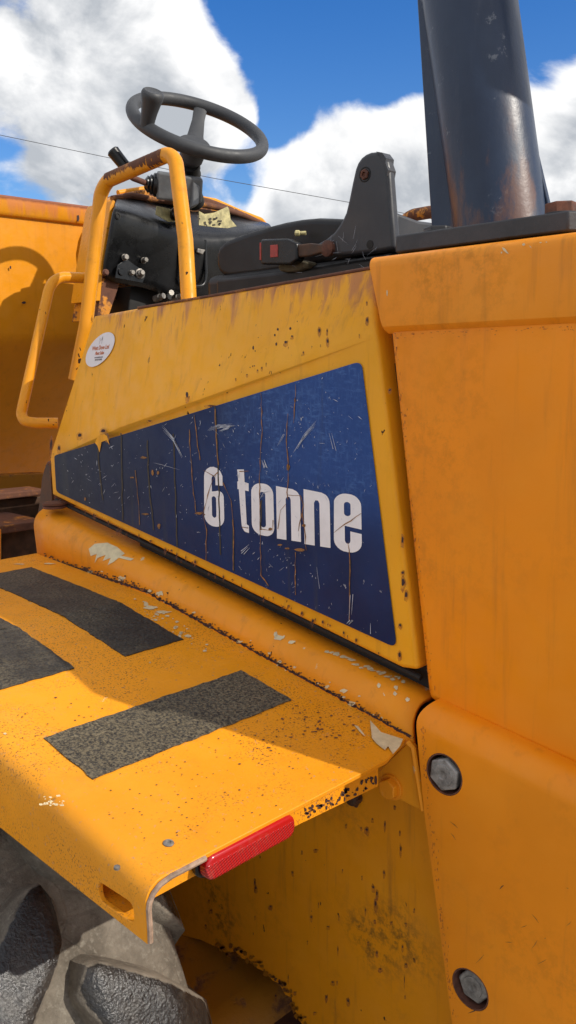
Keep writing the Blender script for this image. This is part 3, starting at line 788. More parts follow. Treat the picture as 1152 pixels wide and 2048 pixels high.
# ---- rear mudguard
XO = .402
PATH = [(.588, 1.1530), (1.118, 1.2411), (1.47, 1.2600), (1.62, 1.225), (1.85, 1.08)]
def fender_z(y):
    for (a, b) in zip(PATH[:-1], PATH[1:]):
        if y <= b[0]: return a[1] + (b[1] - a[1]) * (y - a[0]) / (b[0] - a[0])
    return PATH[-1][1]
def flange_z(y): return 1.0965 + .026 * (y - .59)
def mudguard():
    ys = [.588, .60, .66, .72, .80, .9, 1.0, 1.085, 1.105, 1.118, 1.131, 1.15, 1.25, 1.35, 1.44, 1.47, 1.5, 1.62, 1.72, 1.85]
    RR = .020
    vs, fs = [], []
    for y in ys:
        z = fender_z(y)
        if abs(y - 1.118) < .02: z -= .0012 * (1 - abs(y - 1.118) / .02)
        row = []
        for k in range(7): row.append((XF + .004 - (XF + .004 - XO - RR) * k / 6, z))
        for a in range(15, 91, 15): row.append((XO + RR - RR * math.sin(math.radians(a)), z - RR + RR * math.cos(math.radians(a))))
        fz = min(flange_z(y), z - RR - .01)
        for k in (1, 2, 3): row.append((XO, z - RR + (fz - z + RR) * k / 3))
        vs += [(x, y + (.020 if (j == 0 and y < .605) else 0), zz) for j, (x, zz) in enumerate(row)]
    n = 7 + 6 + 3
    for i in range(len(ys) - 1):
        for k in range(n - 1): fs.append([i * n + k, i * n + k + 1, (i + 1) * n + k + 1, (i + 1) * n + k])
    me = bpy.data.meshes.new('mudguard'); me.from_pydata(vs, [], fs)
    o = link('mudguard', me, ['fender', 'wornedge'], DUMPER, 60)
    bm = bmesh.new(); bm.from_mesh(me); bmesh.ops.recalc_face_normals(bm, faces=bm.faces[:]); bm.faces.ensure_lookup_table()
    if bm.faces[0].normal.z < 0: bmesh.ops.reverse_faces(bm, faces=bm.faces[:])
    bm.to_mesh(me); bm.free()
    solid(o, .0055, -1, 0)
    # slot through the outer flange
    q = [at_x(x, y, XO) for x, y in ((196, 1762), (266, 1808), (269, 1849), (198, 1800))]
    qc = sum(q, Vector()) / 4
    v2 = [(p.y, p.z) for p in q]; v2 = rounded2(v2, .009, 4)
    c = prism('cutter', [(XO - .03, y, z) for y, z in v2], (.07, 0, 0), 'fender', None, 0)
    cut(o, [c]); bevel(o, .0012, 2, 40)
    return o
FEN = mudguard()
fd = Vector((0, PATH[1][0] - PATH[0][0], PATH[1][1] - PATH[0][1])).normalized(); fnrm = Vector((1, 0, 0)).cross(fd); fnrm = fnrm if fnrm.z > 0 else -fnrm
FP0 = Vector((XF, .588, 1.153))
def on_fender(x, y, e=.0008):
    p = at_p(x, y, FP0 + fnrm * e, fnrm)
    if p.y > 1.118:
        d2 = Vector((0, .352, .0189)).normalized(); n2 = Vector((1, 0, 0)).cross(d2); n2 = n2 if n2.z > 0 else -n2
        p = at_p(x, y, Vector((XF, 1.118, 1.2411)) + n2 * e, n2)
    return p
# anti-slip strips: slightly thick mats laid on the sheet, in machine coordinates
def strip(x0, x1, y0, y1, mat='grip', name='grip_strip'):
    rn = random.Random(int(x0 * 1000)); j = lambda: rn.uniform(-.0011, .0011)
    def loop(a, b, ja, jb):
        n = max(4, int((b - a) / .008)); m = max(4, int((x1 - x0) / .008)); P = []
        P += [(x0 + (x1 - x0) * k / m, a + (j() if ja else 0)) for k in range(m)]
        P += [(x1 + j(), a + (b - a) * k / n) for k in range(n)]
        P += [(x1 + (x0 - x1) * k / m, b + (j() if jb else 0)) for k in range(m)]
        P += [(x0 + j(), b + (a - b) * k / n) for k in range(n)]
        return P
    loops = [loop(y0, y1, 1, 1)] if y1 < 1.118 or y0 > 1.118 else [loop(y0, 1.118, 1, 0), loop(1.118, y1, 0, 1)]
    o = flat(name, loops, lambda x, y: Vector((x, y, fender_z(y) + .0016)), mat, FEN, None, Vector((0, 0, 1)))
    solid(o, .0013, -1); return o
strip(.643, .742, .960, 1.385)
strip(.455, .570, .967, 1.385)
strip(.453, .747, .747, .843, 'dustygrip')
# wear marks on the mudguard
cp = [[(740, 1440), (762, 1464), (806, 1478), (800, 1492), (786, 1508), (776, 1492), (770, 1500), (754, 1488), (744, 1476)], [(708, 1450), (716, 1452), (728, 1468), (731, 1473), (722, 1466)]]
for _ in range(60):
    x = rnd.choice([rnd.uniform(270, 380), rnd.uniform(80, 130), rnd.uniform(300, 420)]); y = {0: 0}.get(1, 0)
    if x < 140: y = rnd.uniform(1590, 1612)
    else: y = 1195 + (x - 270) * .6 + rnd.uniform(-4, 26)
    r1 = rnd.choice([1, 1.3, 2, 3]); cp.append(blob2(rnd, x, y, r1 * 1.8, r1, 8, .6))
for (x, y, a, b) in [(300, 1215, 18, 5), (325, 1224, 22, 3.5), (292, 1208, 8, 5), (375, 1272, 10, 4), (362, 1265, 6, 3), (10, 1467, 4, 3), (300, 1325, 3, 2), (98, 1127, 16, 1.5), (40, 1128, 14, 1.2)]:
    cp.append(blob2(rnd, x, y, a, b, 13, .6))
flat('chipped_cream_patch', cp, on_fender, 'cream', FEN, 'stuff', Vector((0, 0, 1)))
ds = []
for _ in range(520):
    x, y = rnd.uniform(20, 760), rnd.uniform(1390, 1740)
    p = on_fender(x, y)
    if not (XO + .03 < p.x < XF - .01 and .60 < p.y < 1.1): continue
    if .45 < p.x < .75 and .745 < p.y < .845: continue
    r1 = rnd.choice([.7, .9, 1.2, 1.6]) * (1.5 if rnd.random() < .05 else 1); ds.append(blob2(rnd, x, y, r1 * 1.5, r1 * .8, 6, .4))
for _ in range(48):
    x, y = rnd.gauss(630, 60), rnd.gauss(1455, 28); p = on_fender(x, y)
    if p.x > XF - .01 or p.y < .6: continue
    ds.append(blob2(rnd, x, y, rnd.uniform(1.5, 6), rnd.uniform(1, 2.5), 8, .5))
flat('rust_speckle', ds, on_fender, 'rustbolt', FEN, 'stuff', Vector((0, 0, 1)))
SCREW = on_fender(337, 1687, 0)
lathe('screw_head', [(.0052, -.001), (.0052, .001), (.0042, .0018), (.0026, .0022), (.0022, .0008), (.001, .0006)], SCREW, fnrm, 'bolt', FEN)
lathe('screw_head', [(.003, -.001), (.0028, .001), (.001, .0014)], on_fender(234, 1735, 0), fnrm, 'steel', FEN)
# bare worn edge at the outer rear corner
edge = [Vector((x, .5868, fender_z(.588) - .0028)) for x in (.470, .455, .44, .43)] + [Vector((XO + .02 - .02 * math.sin(math.radians(a)) - .0006 + .003, .5868, fender_z(.588) - .0228 + .0188 * math.cos(math.radians(a)))) for a in (20, 45, 70, 90)] + [Vector((XO + .0028, .5868, 1.11)), Vector((XO + .0028, .5872, 1.098))]
tube('worn_edge', rounded(edge, .004, 3), .0027, 'wornedge', FEN, 8)

prism('inner_lip', [Vector((XO + .004, .613, 1.0988)), Vector((XO + .022, .613, 1.0988)), Vector((XO + .022, .74, 1.1020)), Vector((XO + .004, .74, 1.1020))], (0, 0, .004), 'fender', FEN, .001, 1)
# lamp bracket bar under the rear edge
br = [at_y(x, y, .606) for x, y in ((287, 1773), (757, 1533), (757, 1573), (425, 1734), (292, 1806))]
BAR = prism('lamp_bracket', br, (0, .004, 0), 'fender', DUMPER, .0008, 1)
flat('rust_patch', [blob2(rnd, x, 1546 + (757 - x) * .49 + rnd.uniform(-1, 22), rnd.uniform(1.5, 6), rnd.uniform(1.5, 6), 9, .6) for x in [rnd.uniform(610, 752) for _ in range(60)]] + [blob2(rnd, 303, 1762, 8, 7, 9), blob2(rnd, 323, 1755, 4, 4, 8), blob2(rnd, 752, 1560, 4, 10, 9)],
     lambda x, y: at_y(x, y, .6052), 'fleckrust', BAR, 'stuff', Vector((0, -1, 0)))
# tail lamp
def stadium(x0, x1, z0, z1, r, y, seg=7):
    return [Vector((p[0], y, p[1])) for p in rrect(x0, z0, x1, z1, r, r, seg)]
LX0, LX1, LZ0, LZ1 = .470, .588, 1.1240, 1.1500
TL_ = empty('tail_lamp', (LX0, .6, LZ0)); TL_.parent = DUMPER
TL_.location = (0, 0, 0)
prism('lamp_base', stadium(LX0 - .003, LX1 + .003, LZ0 - .002, LZ1 + .0005, .012, .6055), (0, -.008, 0), 'plastic', TL_, .002)
LENS = prism('lens', stadium(LX0, LX1, LZ0, LZ1 - .001, .0105, .598), (0, -.0125, 0), 'lens', TL_, .0032, 4)

# folded side bracket and its bolt
bk = [at_x(x, y, XF - .002) for x, y in ((757, 1542), (818, 1483), (828, 1492), (847, 1621), (843, 1622), (800, 1600), (757, 1578))]
BKT = prism('side_bracket', bk, (.006, 0, 0), 'chassis', DUMPER, .0012, 2)
tube('folded_edge', [at_x(816, 1484, XF - .004), at_x(826, 1495, XF - .004), at_x(846, 1620, XF - .004)], .0038, 'sill', BKT, 8)
hexbolt('hex_bolt', at_x(783, 1574, XF - .002), (-1, 0, 0), .0235, .011, 'sill', BKT, .0165, 'sill', .25)

# ---- chassis side plate below the mudguard, corroded lower edge
lowl = [(300, 1830), (360, 1870), (400, 1880), (438, 1897), (452, 1908), (470, 1903), (484, 1918), (500, 1922), (515, 1938), (530, 1944), (545, 1962), (558, 1968), (570, 1990), (582, 1996), (588, 2020), (600, 2044), (640, 2090), (700, 2150)]
XC = XH + .004
cs = [Vector((XC, .50, .60)), Vector((XC, .50, 1.16)), at_x(838, 1500, XC)] + [Vector((XC, 1.60, 1.22)), Vector((XC, 1.75, .72))] + [at_x(x, y, XC) for x, y in lowl]
CH = prism('chassis_side_plate', cs, (.008, 0, 0), 'chassis', DUMPER, .001, 1)
fl3 = [blob2(rnd, rnd.uniform(400, 840), rnd.uniform(1600, 2040), rnd.choice([1, 1.5, 2, 3]), rnd.choice([1.5, 2, 4, 6]), 7, .6) for _ in range(70)]
fl3 = [b for b in fl3 if b[0][1] < 1880 + (b[0][0] - 430) * .95 and b[0][0] < 850 + (b[0][1] - 1640) * .11 - 8 and b[0][1] > 1560 + (840 - b[0][0]) * .5]
flat('rust_halo', halo(fl3, 2.2, 4), lambda x, y: at_x(x, y, XC - .0005), 'halo', CH, 'stuff', Vector((-1, 0, 0)))
flat('rust_fleck', fl3, lambda x, y: at_x(x, y, XC - .0008), 'fleckrust', CH, 'stuff', Vector((-1, 0, 0)))
rg = [blob2(rnd, x, y + rnd.uniform(-16, 2), rnd.uniform(3, 9), rnd.uniform(2, 8), 9, .6) for (x, y) in wiggle(rnd, lowl[3:17], 3, 5)]
flat('corroded_edge', rg, lambda x, y: at_x(x, y, XC - .0011), 'ragged', CH, 'stuff', Vector((-1, 0, 0)))
lathe('bolt_stub', [(.010, 0), (.010, .012), (.008, .015), (.004, .016)], at_x(714, 1592, XC), (-1, 0, 0), 'darkbrown', CH, 14)
tube('bolt_drip', [at_x(714, 1594, XC - .008), at_x(712, 1612, XC - .004)], [.006, .003], 'darkbrown', CH, 8)
# axle housing and lower frame under the plate
axp = [at_x(360, 1800, .70), at_x(330, 2100, .70)]
AX = prism('axle_housing', [(.60, .93, .60), (.60, 1.55, .70), (.60, 1.55, .40), (.60, .80, .36)], (.5, 0, 0), 'ragged', DUMPER, .03, 3)
box('chassis_floor', (.70, .45, .52), (1.6, 1.6, .56), 'rust', DUMPER, .004)
for k, (y, z, s_) in enumerate([(1.02, .628, .05), (.96, .612, .04), (1.10, .64, .03)]):
    pass

# ---- rear body: upper side, lid and lower ballast block
ub = [at_x(776, 650, XH - .001), at_x(854, 1400, XH - .001), Vector((XH - .001, REAR, 1.15)), Vector((XH - .001, REAR, 1.66))]
UB = prism('rear_body', ub, (1.40, 0, 0), 'orange', DUMPER, .010, 3)
# lid with overhanging lip
def lid():
    XL = XH - .0085
    prof = [(XH + .02, 1.634), (XH + .0015, 1.6345), (XL + .0045, 1.638), (XL + .001, 1.6425), (XL - .0003, 1.651), (XL, 1.710)]
    prof += [(XL + .014 - .014 * math.cos(math.radians(a)), 1.710 + .014 * math.sin(math.radians(a))) for a in range(10, 91, 10)]
    prof += [(1.53, 1.7235), (2.22, 1.722), (2.246, 1.698), (2.246, 1.64), (2.2, 1.632)]
    ft = at_x(737, 528, XL); fb = at_x(763, 657, XL)
    vs, fs = [], []; n = len(prof)
    for j, yy in enumerate((None, 'a', 'b', REAR - .014)):
        for (x, z) in prof:
            yf = fb.y + (ft.y - fb.y) * (z - fb.z) / (ft.z - fb.z)
            y = yf if yy is None else (yf * .67 + REAR * .33 if yy == 'a' else (yf * .33 + REAR * .67 if yy == 'b' else yy))
            vs.append((x, y, z))
    for j in range(3):
        for k in range(n): fs.append([j * n + k, j * n + (k + 1) % n, (j + 1) * n + (k + 1) % n, (j + 1) * n + k])
    fs += [list(range(n)), list(range(3 * n, 4 * n))]
    o = mesh('rear_lid', vs, fs, 'lid', DUMPER, 28); bevel(o, .0015, 2, 55); return o
LID = lid()
LIDX = XH - .0085
flat('cream_spot', [[(1004, 494), (1010, 497), (1018, 508), (1013, 506), (1006, 500)], blob2(rnd, 1047, 489, 4, 3), [(1058, 491), (1062, 493), (1063, 497)], blob2(rnd, 1081, 485, 3, 1.5), blob2(rnd, 1093, 484, 2, 1.5), blob2(rnd, 774, 585, 1.5, 9), blob2(rnd, 1003, 505, 2, 3)],
     lambda x, y: at_x(x, y, LIDX - .0006), 'cream', LID, 'stuff', Vector((-1, 0, 0)))
# lower block with rounded shoulder and two recessed bolts
def block():
    R0 = .030; f0 = at_x(830, 1424, XB); f1 = at_x(848, 1622, XB); f2 = at_x(914, 2120, XB)
    zs = [2, None]
    def yfront(z): return f1.y + (f0.y - f1.y) * (z - f1.z) / (f0.z - f1.z) if z > f1.z else f1.y + (f2.y - f1.y) * (z - f1.z) / (f2.z - f1.z)
    zt0, zt1 = 1.2035, 1.150                       # top of the shoulder at the front and at the rear end
    vs, fs = [], []; NY = 10
    ang = list(range(0, 91, 10))
    prof0 = [(-1, .62), (-1, .9), (-1, 1.06), (-1, 1.12)]
    for j in range(NY + 1):
        t = j / NY; zt = zt0 + (zt1 - zt0) * t
        row = [(XB, .62), (XB, .85), (XB, f1.z)] + [(XB + R0 - R0 * math.cos(math.radians(a)), zt - R0 + R0 * math.sin(math.radians(a))) for a in ang] + [(XB + .3, zt), (2.27, zt), (2.27, .62)]
        for (x, z) in row:
            yf = yfront(z) - .010 * max(0, (z - (zt - .02)) / .02) ** 2
            vs.append((x, yf + (REAR - .03 - yf) * t, z))
    n = len(row)
    for j in range(NY):
        for k in range(n): fs.append([j * n + k, j * n + (k + 1) % n, (j + 1) * n + (k + 1) % n, (j + 1) * n + k])
    fs += [list(range(n)), list(range(NY * n, NY * n + n))]
    return mesh('ballast_block', vs, fs, 'orange', DUMPER, 40)
BLK = block()
HB = [(888, 1549), (940, 1979)]
cuts = []
for (x, y) in HB:
    c = at_x(x, y, XB); cuts.append(lathe('cutter', [(.0252, -.02), (.0252, .03)], c, (1, 0, 0), 'darkbrown', None, 32))
cut(BLK, cuts)
for i, (x, y) in enumerate(HB):
    c = at_x(x, y, XB)
    lathe('bolt_recess', [(.0251, .0292), (.0250, .0292), (.0249, .0005), (.0232, .0005), (.0230, .029), (.004, .0291)], c, (1, 0, 0), 'rustbolt', BLK, 32)
    lathe('washer', [(.020, 0), (.021, .001), (.021, .003), (.018, .004)], c + Vector((.026, 0, 0)), (-1, 0, 0), 'bolt', BLK)
    b = hexbolt('hex_bolt', c + Vector((.024, 0, 0)), (-1, 0, 0), .036, .026 if i == 0 else .018, 'bolt', BLK, None, None, .15 + .5 * i, .002)
    lathe('bolt_crown', [(.013, 0), (.0125, .0012), (.006, .0012), (.005, .0005), (.001, .0004)], c + Vector((.024 - (.026 if i == 0 else .018), 0, 0)), (-1, 0, 0), 'bolt', BLK)

# wear on the big rear panels: joint grime, hairline scratches, scuffs
bd = drape(BLK, .0007, lambda x, y: at_x(x, y, XB - .0007)); ud = drape(UB, .0007, lambda x, y: at_x(x, y, XH - .002))
def inblk(x, y): return x > 862 + max(0, y - 1620) * .125 and x < 1150 and y > 1460 + (x - 840) * .40
sm = []
for _ in range(16):
    x, y = rnd.uniform(880, 1140), rnd.uniform(1500, 2040); a = rnd.choice([rnd.gauss(.8, .4), rnd.gauss(-.7, .3)]); l = rnd.uniform(4, 26)
    if inblk(x, y) and inblk(x + l, y + l): sm.append(ribbon2([(x, y), (x + l * .5 * math.cos(a) + 1, y + l * .5 * math.sin(a)), (x + l * math.cos(a), y + l * math.sin(a))], [.2, .9, .2]))
sm.append(ribbon2([(1000, 1778), (1004, 1773), (1008, 1770)], [.6, 2.2, .6]))
flat('paint_scratch', sm, bd, 'crackdark', BLK, 'stuff', Vector((-1, 0, 0)))
jg = []
for _ in range(150):
    t = rnd.random(); y = 1450 + t * 590; x = (836 + (y - 1440) * .075 if y < 1620 else 850 + (y - 1620) * .117) + 5 + abs(rnd.gauss(0, 5))
    jg.append(blob2(rnd, x, y, rnd.uniform(.6, 2), rnd.uniform(1.5, 5), 7, .5))
flat('joint_grime', jg, bd, 'halo', BLK, 'stuff', Vector((-1, 0, 0)))
ju = []
for _ in range(130):
    t = rnd.random(); y = 690 + t * 690; x = 779 + (y - 665) * .1 + 6 + abs(rnd.gauss(0, 6))
    ju.append(blob2(rnd, x, y, rnd.uniform(.6, 2), rnd.uniform(1.5, 7), 7, .5))
for _ in range(60):
    x = rnd.uniform(780, 1150); ju.append(blob2(rnd, x, 664 - (x - 770) * .045 + abs(rnd.gauss(0, 5)) + 4, rnd.uniform(1, 5), rnd.uniform(.6, 2), 7, .5))
flat('joint_grime', ju, ud, 'halo', UB, 'stuff', Vector((-1, 0, 0)))

# ---- roll bar post on its base plate
PZ = 1.7305
y0, y1 = at_x(791, 500, .862).y, at_x(1136, 445, .862).y
RB = empty('roll_bar', (0, 0, 0)); RB.parent = DUMPER
bp = [Vector((.862, y0, PZ)), Vector((.862, y1, PZ)), Vector((.90, y1 - .02, PZ)), Vector((1.13, y1 - .02, PZ)), Vector((1.13, y0 + .02, PZ)), Vector((.90, y0 + .02, PZ))]
prism('base_plate', bp, (0, 0, .020), 'plate', RB, .002, 2)
XP = .985
tb0, tb1 = at_x(920, 470, XP), at_x(1097, 445, XP)
tt0, tt1 = at_x(851, -5, XP), at_x(1032, -5, XP)
cb = (tb0 + tb1) / 2; ct = (tt0 + tt1) / 2
cb = Vector((XP, cb.y, PZ + .018)); ax = (ct - cb).normalized()
vdir = Vector((-.88, -.47, 0)).normalized(); side = Vector((.5, -.86, 0)).normalized()
rad_b = (tb0 - tb1).length * .88 / 2; rad_t = (tt0 - tt1).length * .88 / 2
RPOST = (rad_b + rad_t) / 2
top = cb + ax * 1.05
def oval_tube(name, a, b, r, mat, parent, n=40, steps=8):
    vs, fs = [], []
    for i in range(steps + 1):
        c = a.lerp(b, i / steps)
        for k in range(n):
            t = 2 * math.pi * k / n; vs.append(c + Vector((math.cos(t) * r, math.sin(t) * r, 0)))
    for i in range(steps):
        for k in range(n): fs.append([i * n + k, i * n + (k + 1) % n, (i + 1) * n + (k + 1) % n, (i + 1) * n + k])
    fs += [list(range(n))[::-1], list(range(steps * n, steps * n + n))]
    return mesh(name, vs, fs, mat, parent, 40)
POST = oval_tube('post', cb, top, RPOST, 'roll', RB)
lathe('weld_bead', [(RPOST * 1.0, 0), (RPOST + .006, .001), (RPOST + .005, .005), (RPOST, .009)], Vector((cb.x, cb.y, PZ + .0195)), (0, 0, 1), 'plate', RB, 40)
# stiffening fins, fore and aft
def fin(name, pxs, X, th, mat='roll'):
    return prism(name, [at_x(x, y, X) for x, y in pxs], (th, 0, 0), mat, RB, .0015, 2)
XFIN = XP - RPOST * .55
fin('fin', ((833, -300), (834, 0), (864, 474), (930, 468), (905, 0), (895, -300)), XFIN, .012)
fin('fin', ((1000, 100), (1024, 100), (1104, 440), (1050, 443)), XP + .02, .008)
# unseen bar and pin added above the picture, shaped to shadow the post
hz = cb + ax * .36
fa, fb_ = hz + Vector((0, 0, .09)), hz + Vector((.15, -.40, .09))
tube('shadow_bar', [fa, fa.lerp(fb_, .5), fb_], .060, 'roll', RB, 28)
tube('shadow_bar_pin', [hz + Vector((-.10, 0, .20)), hz + Vector((.10, 0, .20))], .016, 'steel', RB)
# bolts through the plate
for (x, y, X) in ((876, 473, .885), (1122, 440, .885)):
    p = at_x(x, y, X); p.z = PZ + .0195
    hexbolt('plate_bolt', p, (0, 0, 1), .030, .007 if x < 1000 else .013, 'plate' if x < 1000 else 'rustbolt', RB, .018, 'plate', .4)

# ---- seat
ST = empty('seat', (0, 0, 0)); ST.parent = DUMPER
XS = 1.27
def lofty(name, poly_px, X, width, mat, parent, bev, seg=4):
    return prism(name, [at_x(x, y, X) for x, y in poly_px], (width, 0, 0), mat, parent, bev, seg)
lofty('cushion', [(431, 528), (431, 508), (436, 494), (448, 482), (475, 471), (504, 461), (540, 451), (567, 444), (600, 438), (633, 435), (683, 437), (760, 452), (760, 508), (640, 532), (517, 550), (460, 556), (444, 552), (435, 542)], XS + .015, .47, 'vinyl', ST, .012, 5)
lofty('bolster', [(520, 470), (560, 458), (600, 441), (640, 437), (672, 438), (696, 444), (690, 462), (640, 468), (580, 474), (540, 482)], XS + .07, .40, 'vinyl', ST, .010, 4)
lofty('side_bracket', [(610, 500), (630, 489), (650, 478), (666, 465), (677, 450), (685, 436), (690, 425), (696, 400), (703, 365), (709, 338), (714, 325), (721, 315), (730, 308), (740, 304), (751, 303), (760, 306), (768, 313), (773, 324), (776, 340), (778, 365), (783, 430), (789, 498), (760, 504), (700, 510), (640, 512)], XS - .03, .022, 'seat_plastic', ST, .007, 4)
# low back pan running across
bpz = [at_x(789, 424, XS - .005), at_x(789, 500, XS - .005)]
prism('back_pan', [Vector((XS - .005, bpz[0].y - .004, bpz[1].z)), Vector((XS - .005, bpz[0].y - .004, bpz[0].z)), Vector((XS + .06, bpz[0].y - .004, bpz[0].z - .008)), Vector((XS + .44, bpz[0].y - .004, bpz[0].z)), Vector((XS + .52, bpz[0].y, bpz[0].z + .02)), Vector((XS + .52, bpz[0].y, bpz[1].z))], (0, .03, 0), 'seat_plastic', ST, .006)
box('seat_base', (XS + .0, 1.0, 1.60), (XS + .5, 1.52, 1.795), 'vinyl', ST, .02, 3)
lofty('seat_skirt', [(430, 556), (560, 540), (736, 512), (800, 505), (800, 640), (430, 660)], XS - .006, .40, 'vinyl', ST, .01)
# bracket bolts
c = at_x(730, 349, XS - .03); lathe('bolt_recess', [(.0125, -.001), (.013, .0006), (.0115, .001), (.0105, -.0005), (.003, -.0006)], c, (-1, 0, 0), 'dark', ST)
lathe('recess_bolt', [(.0095, 0), (.0095, .003), (.008, .004), (.0045, .004), (.004, .001), (.001, .001)], c, (-1, 0, 0), 'rustbolt', ST, 6)
lathe('drain_hole', [(.0075, 0), (.0075, .0009), (.001, .001)], at_x(740, 489, XS - .03), (-1, 0, 0), 'dark', ST)
prism('torn_edge', [at_x(x, y, XS - .031) for x, y in ((752, 303), (764, 305), (772, 316), (771, 326), (776, 340), (774, 352), (768, 330), (760, 312))], (.022, 0, 0), 'seat_plastic', ST, 0)
# belt buckle on its stalk
BU = lofty('belt_buckle', [(521, 478), (574, 477), (592, 486), (594, 520), (580, 529), (521, 529)], XS - .045, .022, 'plastic', ST, .004, 3)
lofty('release_button', [(540, 490), (555, 489), (555, 514), (540, 515)], XS - .0465, .01, 'redplastic', ST, .001)
lofty('button_edge', [(519, 485), (522, 485), (522, 520), (519, 520)], XS - .044, .02, 'redplastic', ST, .0005)
lofty('buckle_stalk', [(588, 490), (620, 486), (640, 488), (652, 486), (652, 508), (640, 506), (620, 512), (588, 516)], XS - .040, .008, 'darkbrown', ST, .003)
c = at_x(656, 497, XS - .034); lathe('stalk_pivot', [(.0145, -.004), (.0145, .004), (.011, .006), (.006, .007), (.001, .007)], c, (-1, 0, 0), 'rustbolt', ST)
lofty('foam_scrap', [(553, 535), (560, 523), (600, 520), (617, 524), (612, 536), (590, 543), (560, 544)], XS - .02, .03, 'sponge', ST, .006)
# dry straw and cobweb strands caught on the seat
fib = []
for _ in range(26):
    x, y = rnd.gauss(680, 45), rnd.gauss(500, 22); a = rnd.gauss(-.8, .7); l = rnd.uniform(8, 30)
    pts = [(x, y), (x + l * .5 * math.cos(a) + rnd.uniform(-2, 2), y + l * .5 * math.sin(a)), (x + l * math.cos(a), y + l * math.sin(a))]
    fib.append(ribbon2(pts, [.15, .45, .15]))
flat('caught_straw', fib, lambda x, y: at_x(x, y, XS - .0335), 'scratch', ST, 'stuff', Vector((-1, 0, 0)))
lathe('brass_nipple', [(.004, 0), (.004, .012), (.006, .013), (.006, .02), (.003, .022)], at_x(612, 466, XS + .0), (-.6, .8, 0), 'paleyellow', ST, 10)

# ---- dashboard
DB = empty('dashboard', (0, 0, 0)); DB.parent = DUMPER
def dash():
    rows = [([(199, 562), (240, 566), (300, 577), (350, 600), (400, 604), (440, 606), (490, 606), (545, 606)], 1.985),
            ([(214, 490), (250, 492), (300, 500), (350, 515), (400, 530), (440, 535), (490, 535), (545, 535)], 1.965),
            ([(225, 430), (255, 436), (300, 452), (350, 474), (400, 486), (440, 487), (490, 480), (545, 465)], 1.955),
            ([(227, 418), (255, 424), (300, 440), (350, 462), (400, 474), (440, 475), (490, 469), (542, 455)], 1.962),
            ([(230, 410), (258, 414), (300, 426), (350, 446), (400, 458), (440, 460), (490, 458), (540, 451)], 1.99),
            ([(234, 395), (262, 398), (300, 404), (350, 412), (400, 420), (440, 424), (490, 436), (534, 447)], 2.07)]
    vs, fs = [], []; n = len(rows[0][0])
    for pts, y in rows: vs += [at_y(px, py, y) for px, py in pts]
    for i in range(len(rows) - 1):
        for k in range(n - 1): fs.append([i * n + k, i * n + k + 1, (i + 1) * n + k + 1, (i + 1) * n + k])
    o = mesh('fascia', vs, fs, 'plastic', DB, 70)
    m = o.modifiers.new('sub', 'SUBSURF'); m.levels = 2; m.render_levels = 2
    solid(o, .006, 0)
    return o
FAS = dash()
# moulded recess frame on the fascia (right of the rail)
fr = rounded([at_y(x, y, 1.958) for x, y in ((356, 470), (360, 520), (366, 574), (410, 572), (412, 545), (410, 480))], .02, 4)
tube('recess_lip', fr, .005, 'plastic', DB, 10)
# sheet metal shell of the console behind the fascia
sh = [at_y(x, y, 2.085) for x, y in ((204, 600), (214, 402), (238, 388), (285, 379), (330, 378), (420, 396), (470, 415), (520, 438), (535, 452), (540, 600))]
SHELL = prism('console_shell', sh, (0, .06, 0), 'rustpaint', DB, .006)
sd = [at_y(x, y, 1.985) for x, y in ((191, 602), (200, 540), (221, 412), (226, 400), (231, 402), (226, 420), (205, 552), (201, 602))]
prism('shell_side', sd, (0, .12, 0), 'rail', DB, .002)
rim = rounded([at_y(x, y, 2.06) for x, y in ((224, 398), (262, 391), (300, 398), (350, 405), (400, 408), (440, 416), (490, 432), (531, 452))], .01, 3)
tube('rusty_rim', rim, .009, 'rust', DB, 10)
rim2 = [at_y(x, y, 2.13) for x, y in ((236, 386), (262, 382), (300, 376), (345, 388), (396, 396), (430, 402), (480, 424), (522, 440), (534, 454))]
tube('shell_rim', rounded(rim2, .02, 3), .008, 'rail', DB, 10)
prism('footwell_back', [Vector((1.42, 2.16, 1.2)), Vector((2.0, 2.16, 1.2)), Vector((2.0, 2.16, 1.9)), Vector((1.42, 2.16, 1.9))], (0, .02, 0), 'darkbrown', DB, 0)
prism('footwell_side', [at_y(x, y, 1.99) for x, y in ((193, 640), (206, 556), (240, 566), (215, 640))], (0, .12, 0), 'rustpaint', DB, .002)
prism('valve_block', [at_y(x, y, 2.02) for x, y in ((255, 640), (262, 572), (345, 585), (345, 640))], (0, .1, 0), 'dark', DB, .004)
# faded warning labels and knob
prism('faded_label', [at_y(x, y, 1.985) - Vector((0, .012, 0)) for x, y in ((308, 413), (358, 424), (356, 446), (330, 444), (306, 430))], (0, .002, 0), 'paleyellow', DB, 0)
prism('torn_label', [at_y(x, y, 1.98) - Vector((0, .02, 0)) for x, y in ((389, 424), (400, 430), (420, 427), (446, 415), (449, 420), (452, 440), (464, 454), (446, 458), (420, 456), (389, 452))], (0, .002, 0), 'paleyellow', DB, 0)
flat('label_blotch', [blob2(rnd, rnd.uniform(394, 445), rnd.uniform(432, 452), rnd.uniform(2, 5), rnd.uniform(1.5, 3.5), 8, .5) for _ in range(16)], lambda x, y: at_y(x, y, 1.9585), 'crackdark', DB, 'stuff', Vector((0, -1, 0)))
lathe('control_knob', [(.012, 0), (.013, .008), (.019, .016), (.019, .026), (.014, .031), (.004, .032)], at_y(346, 433, 1.975), (-.1, -1, .2), 'plastic', DB)
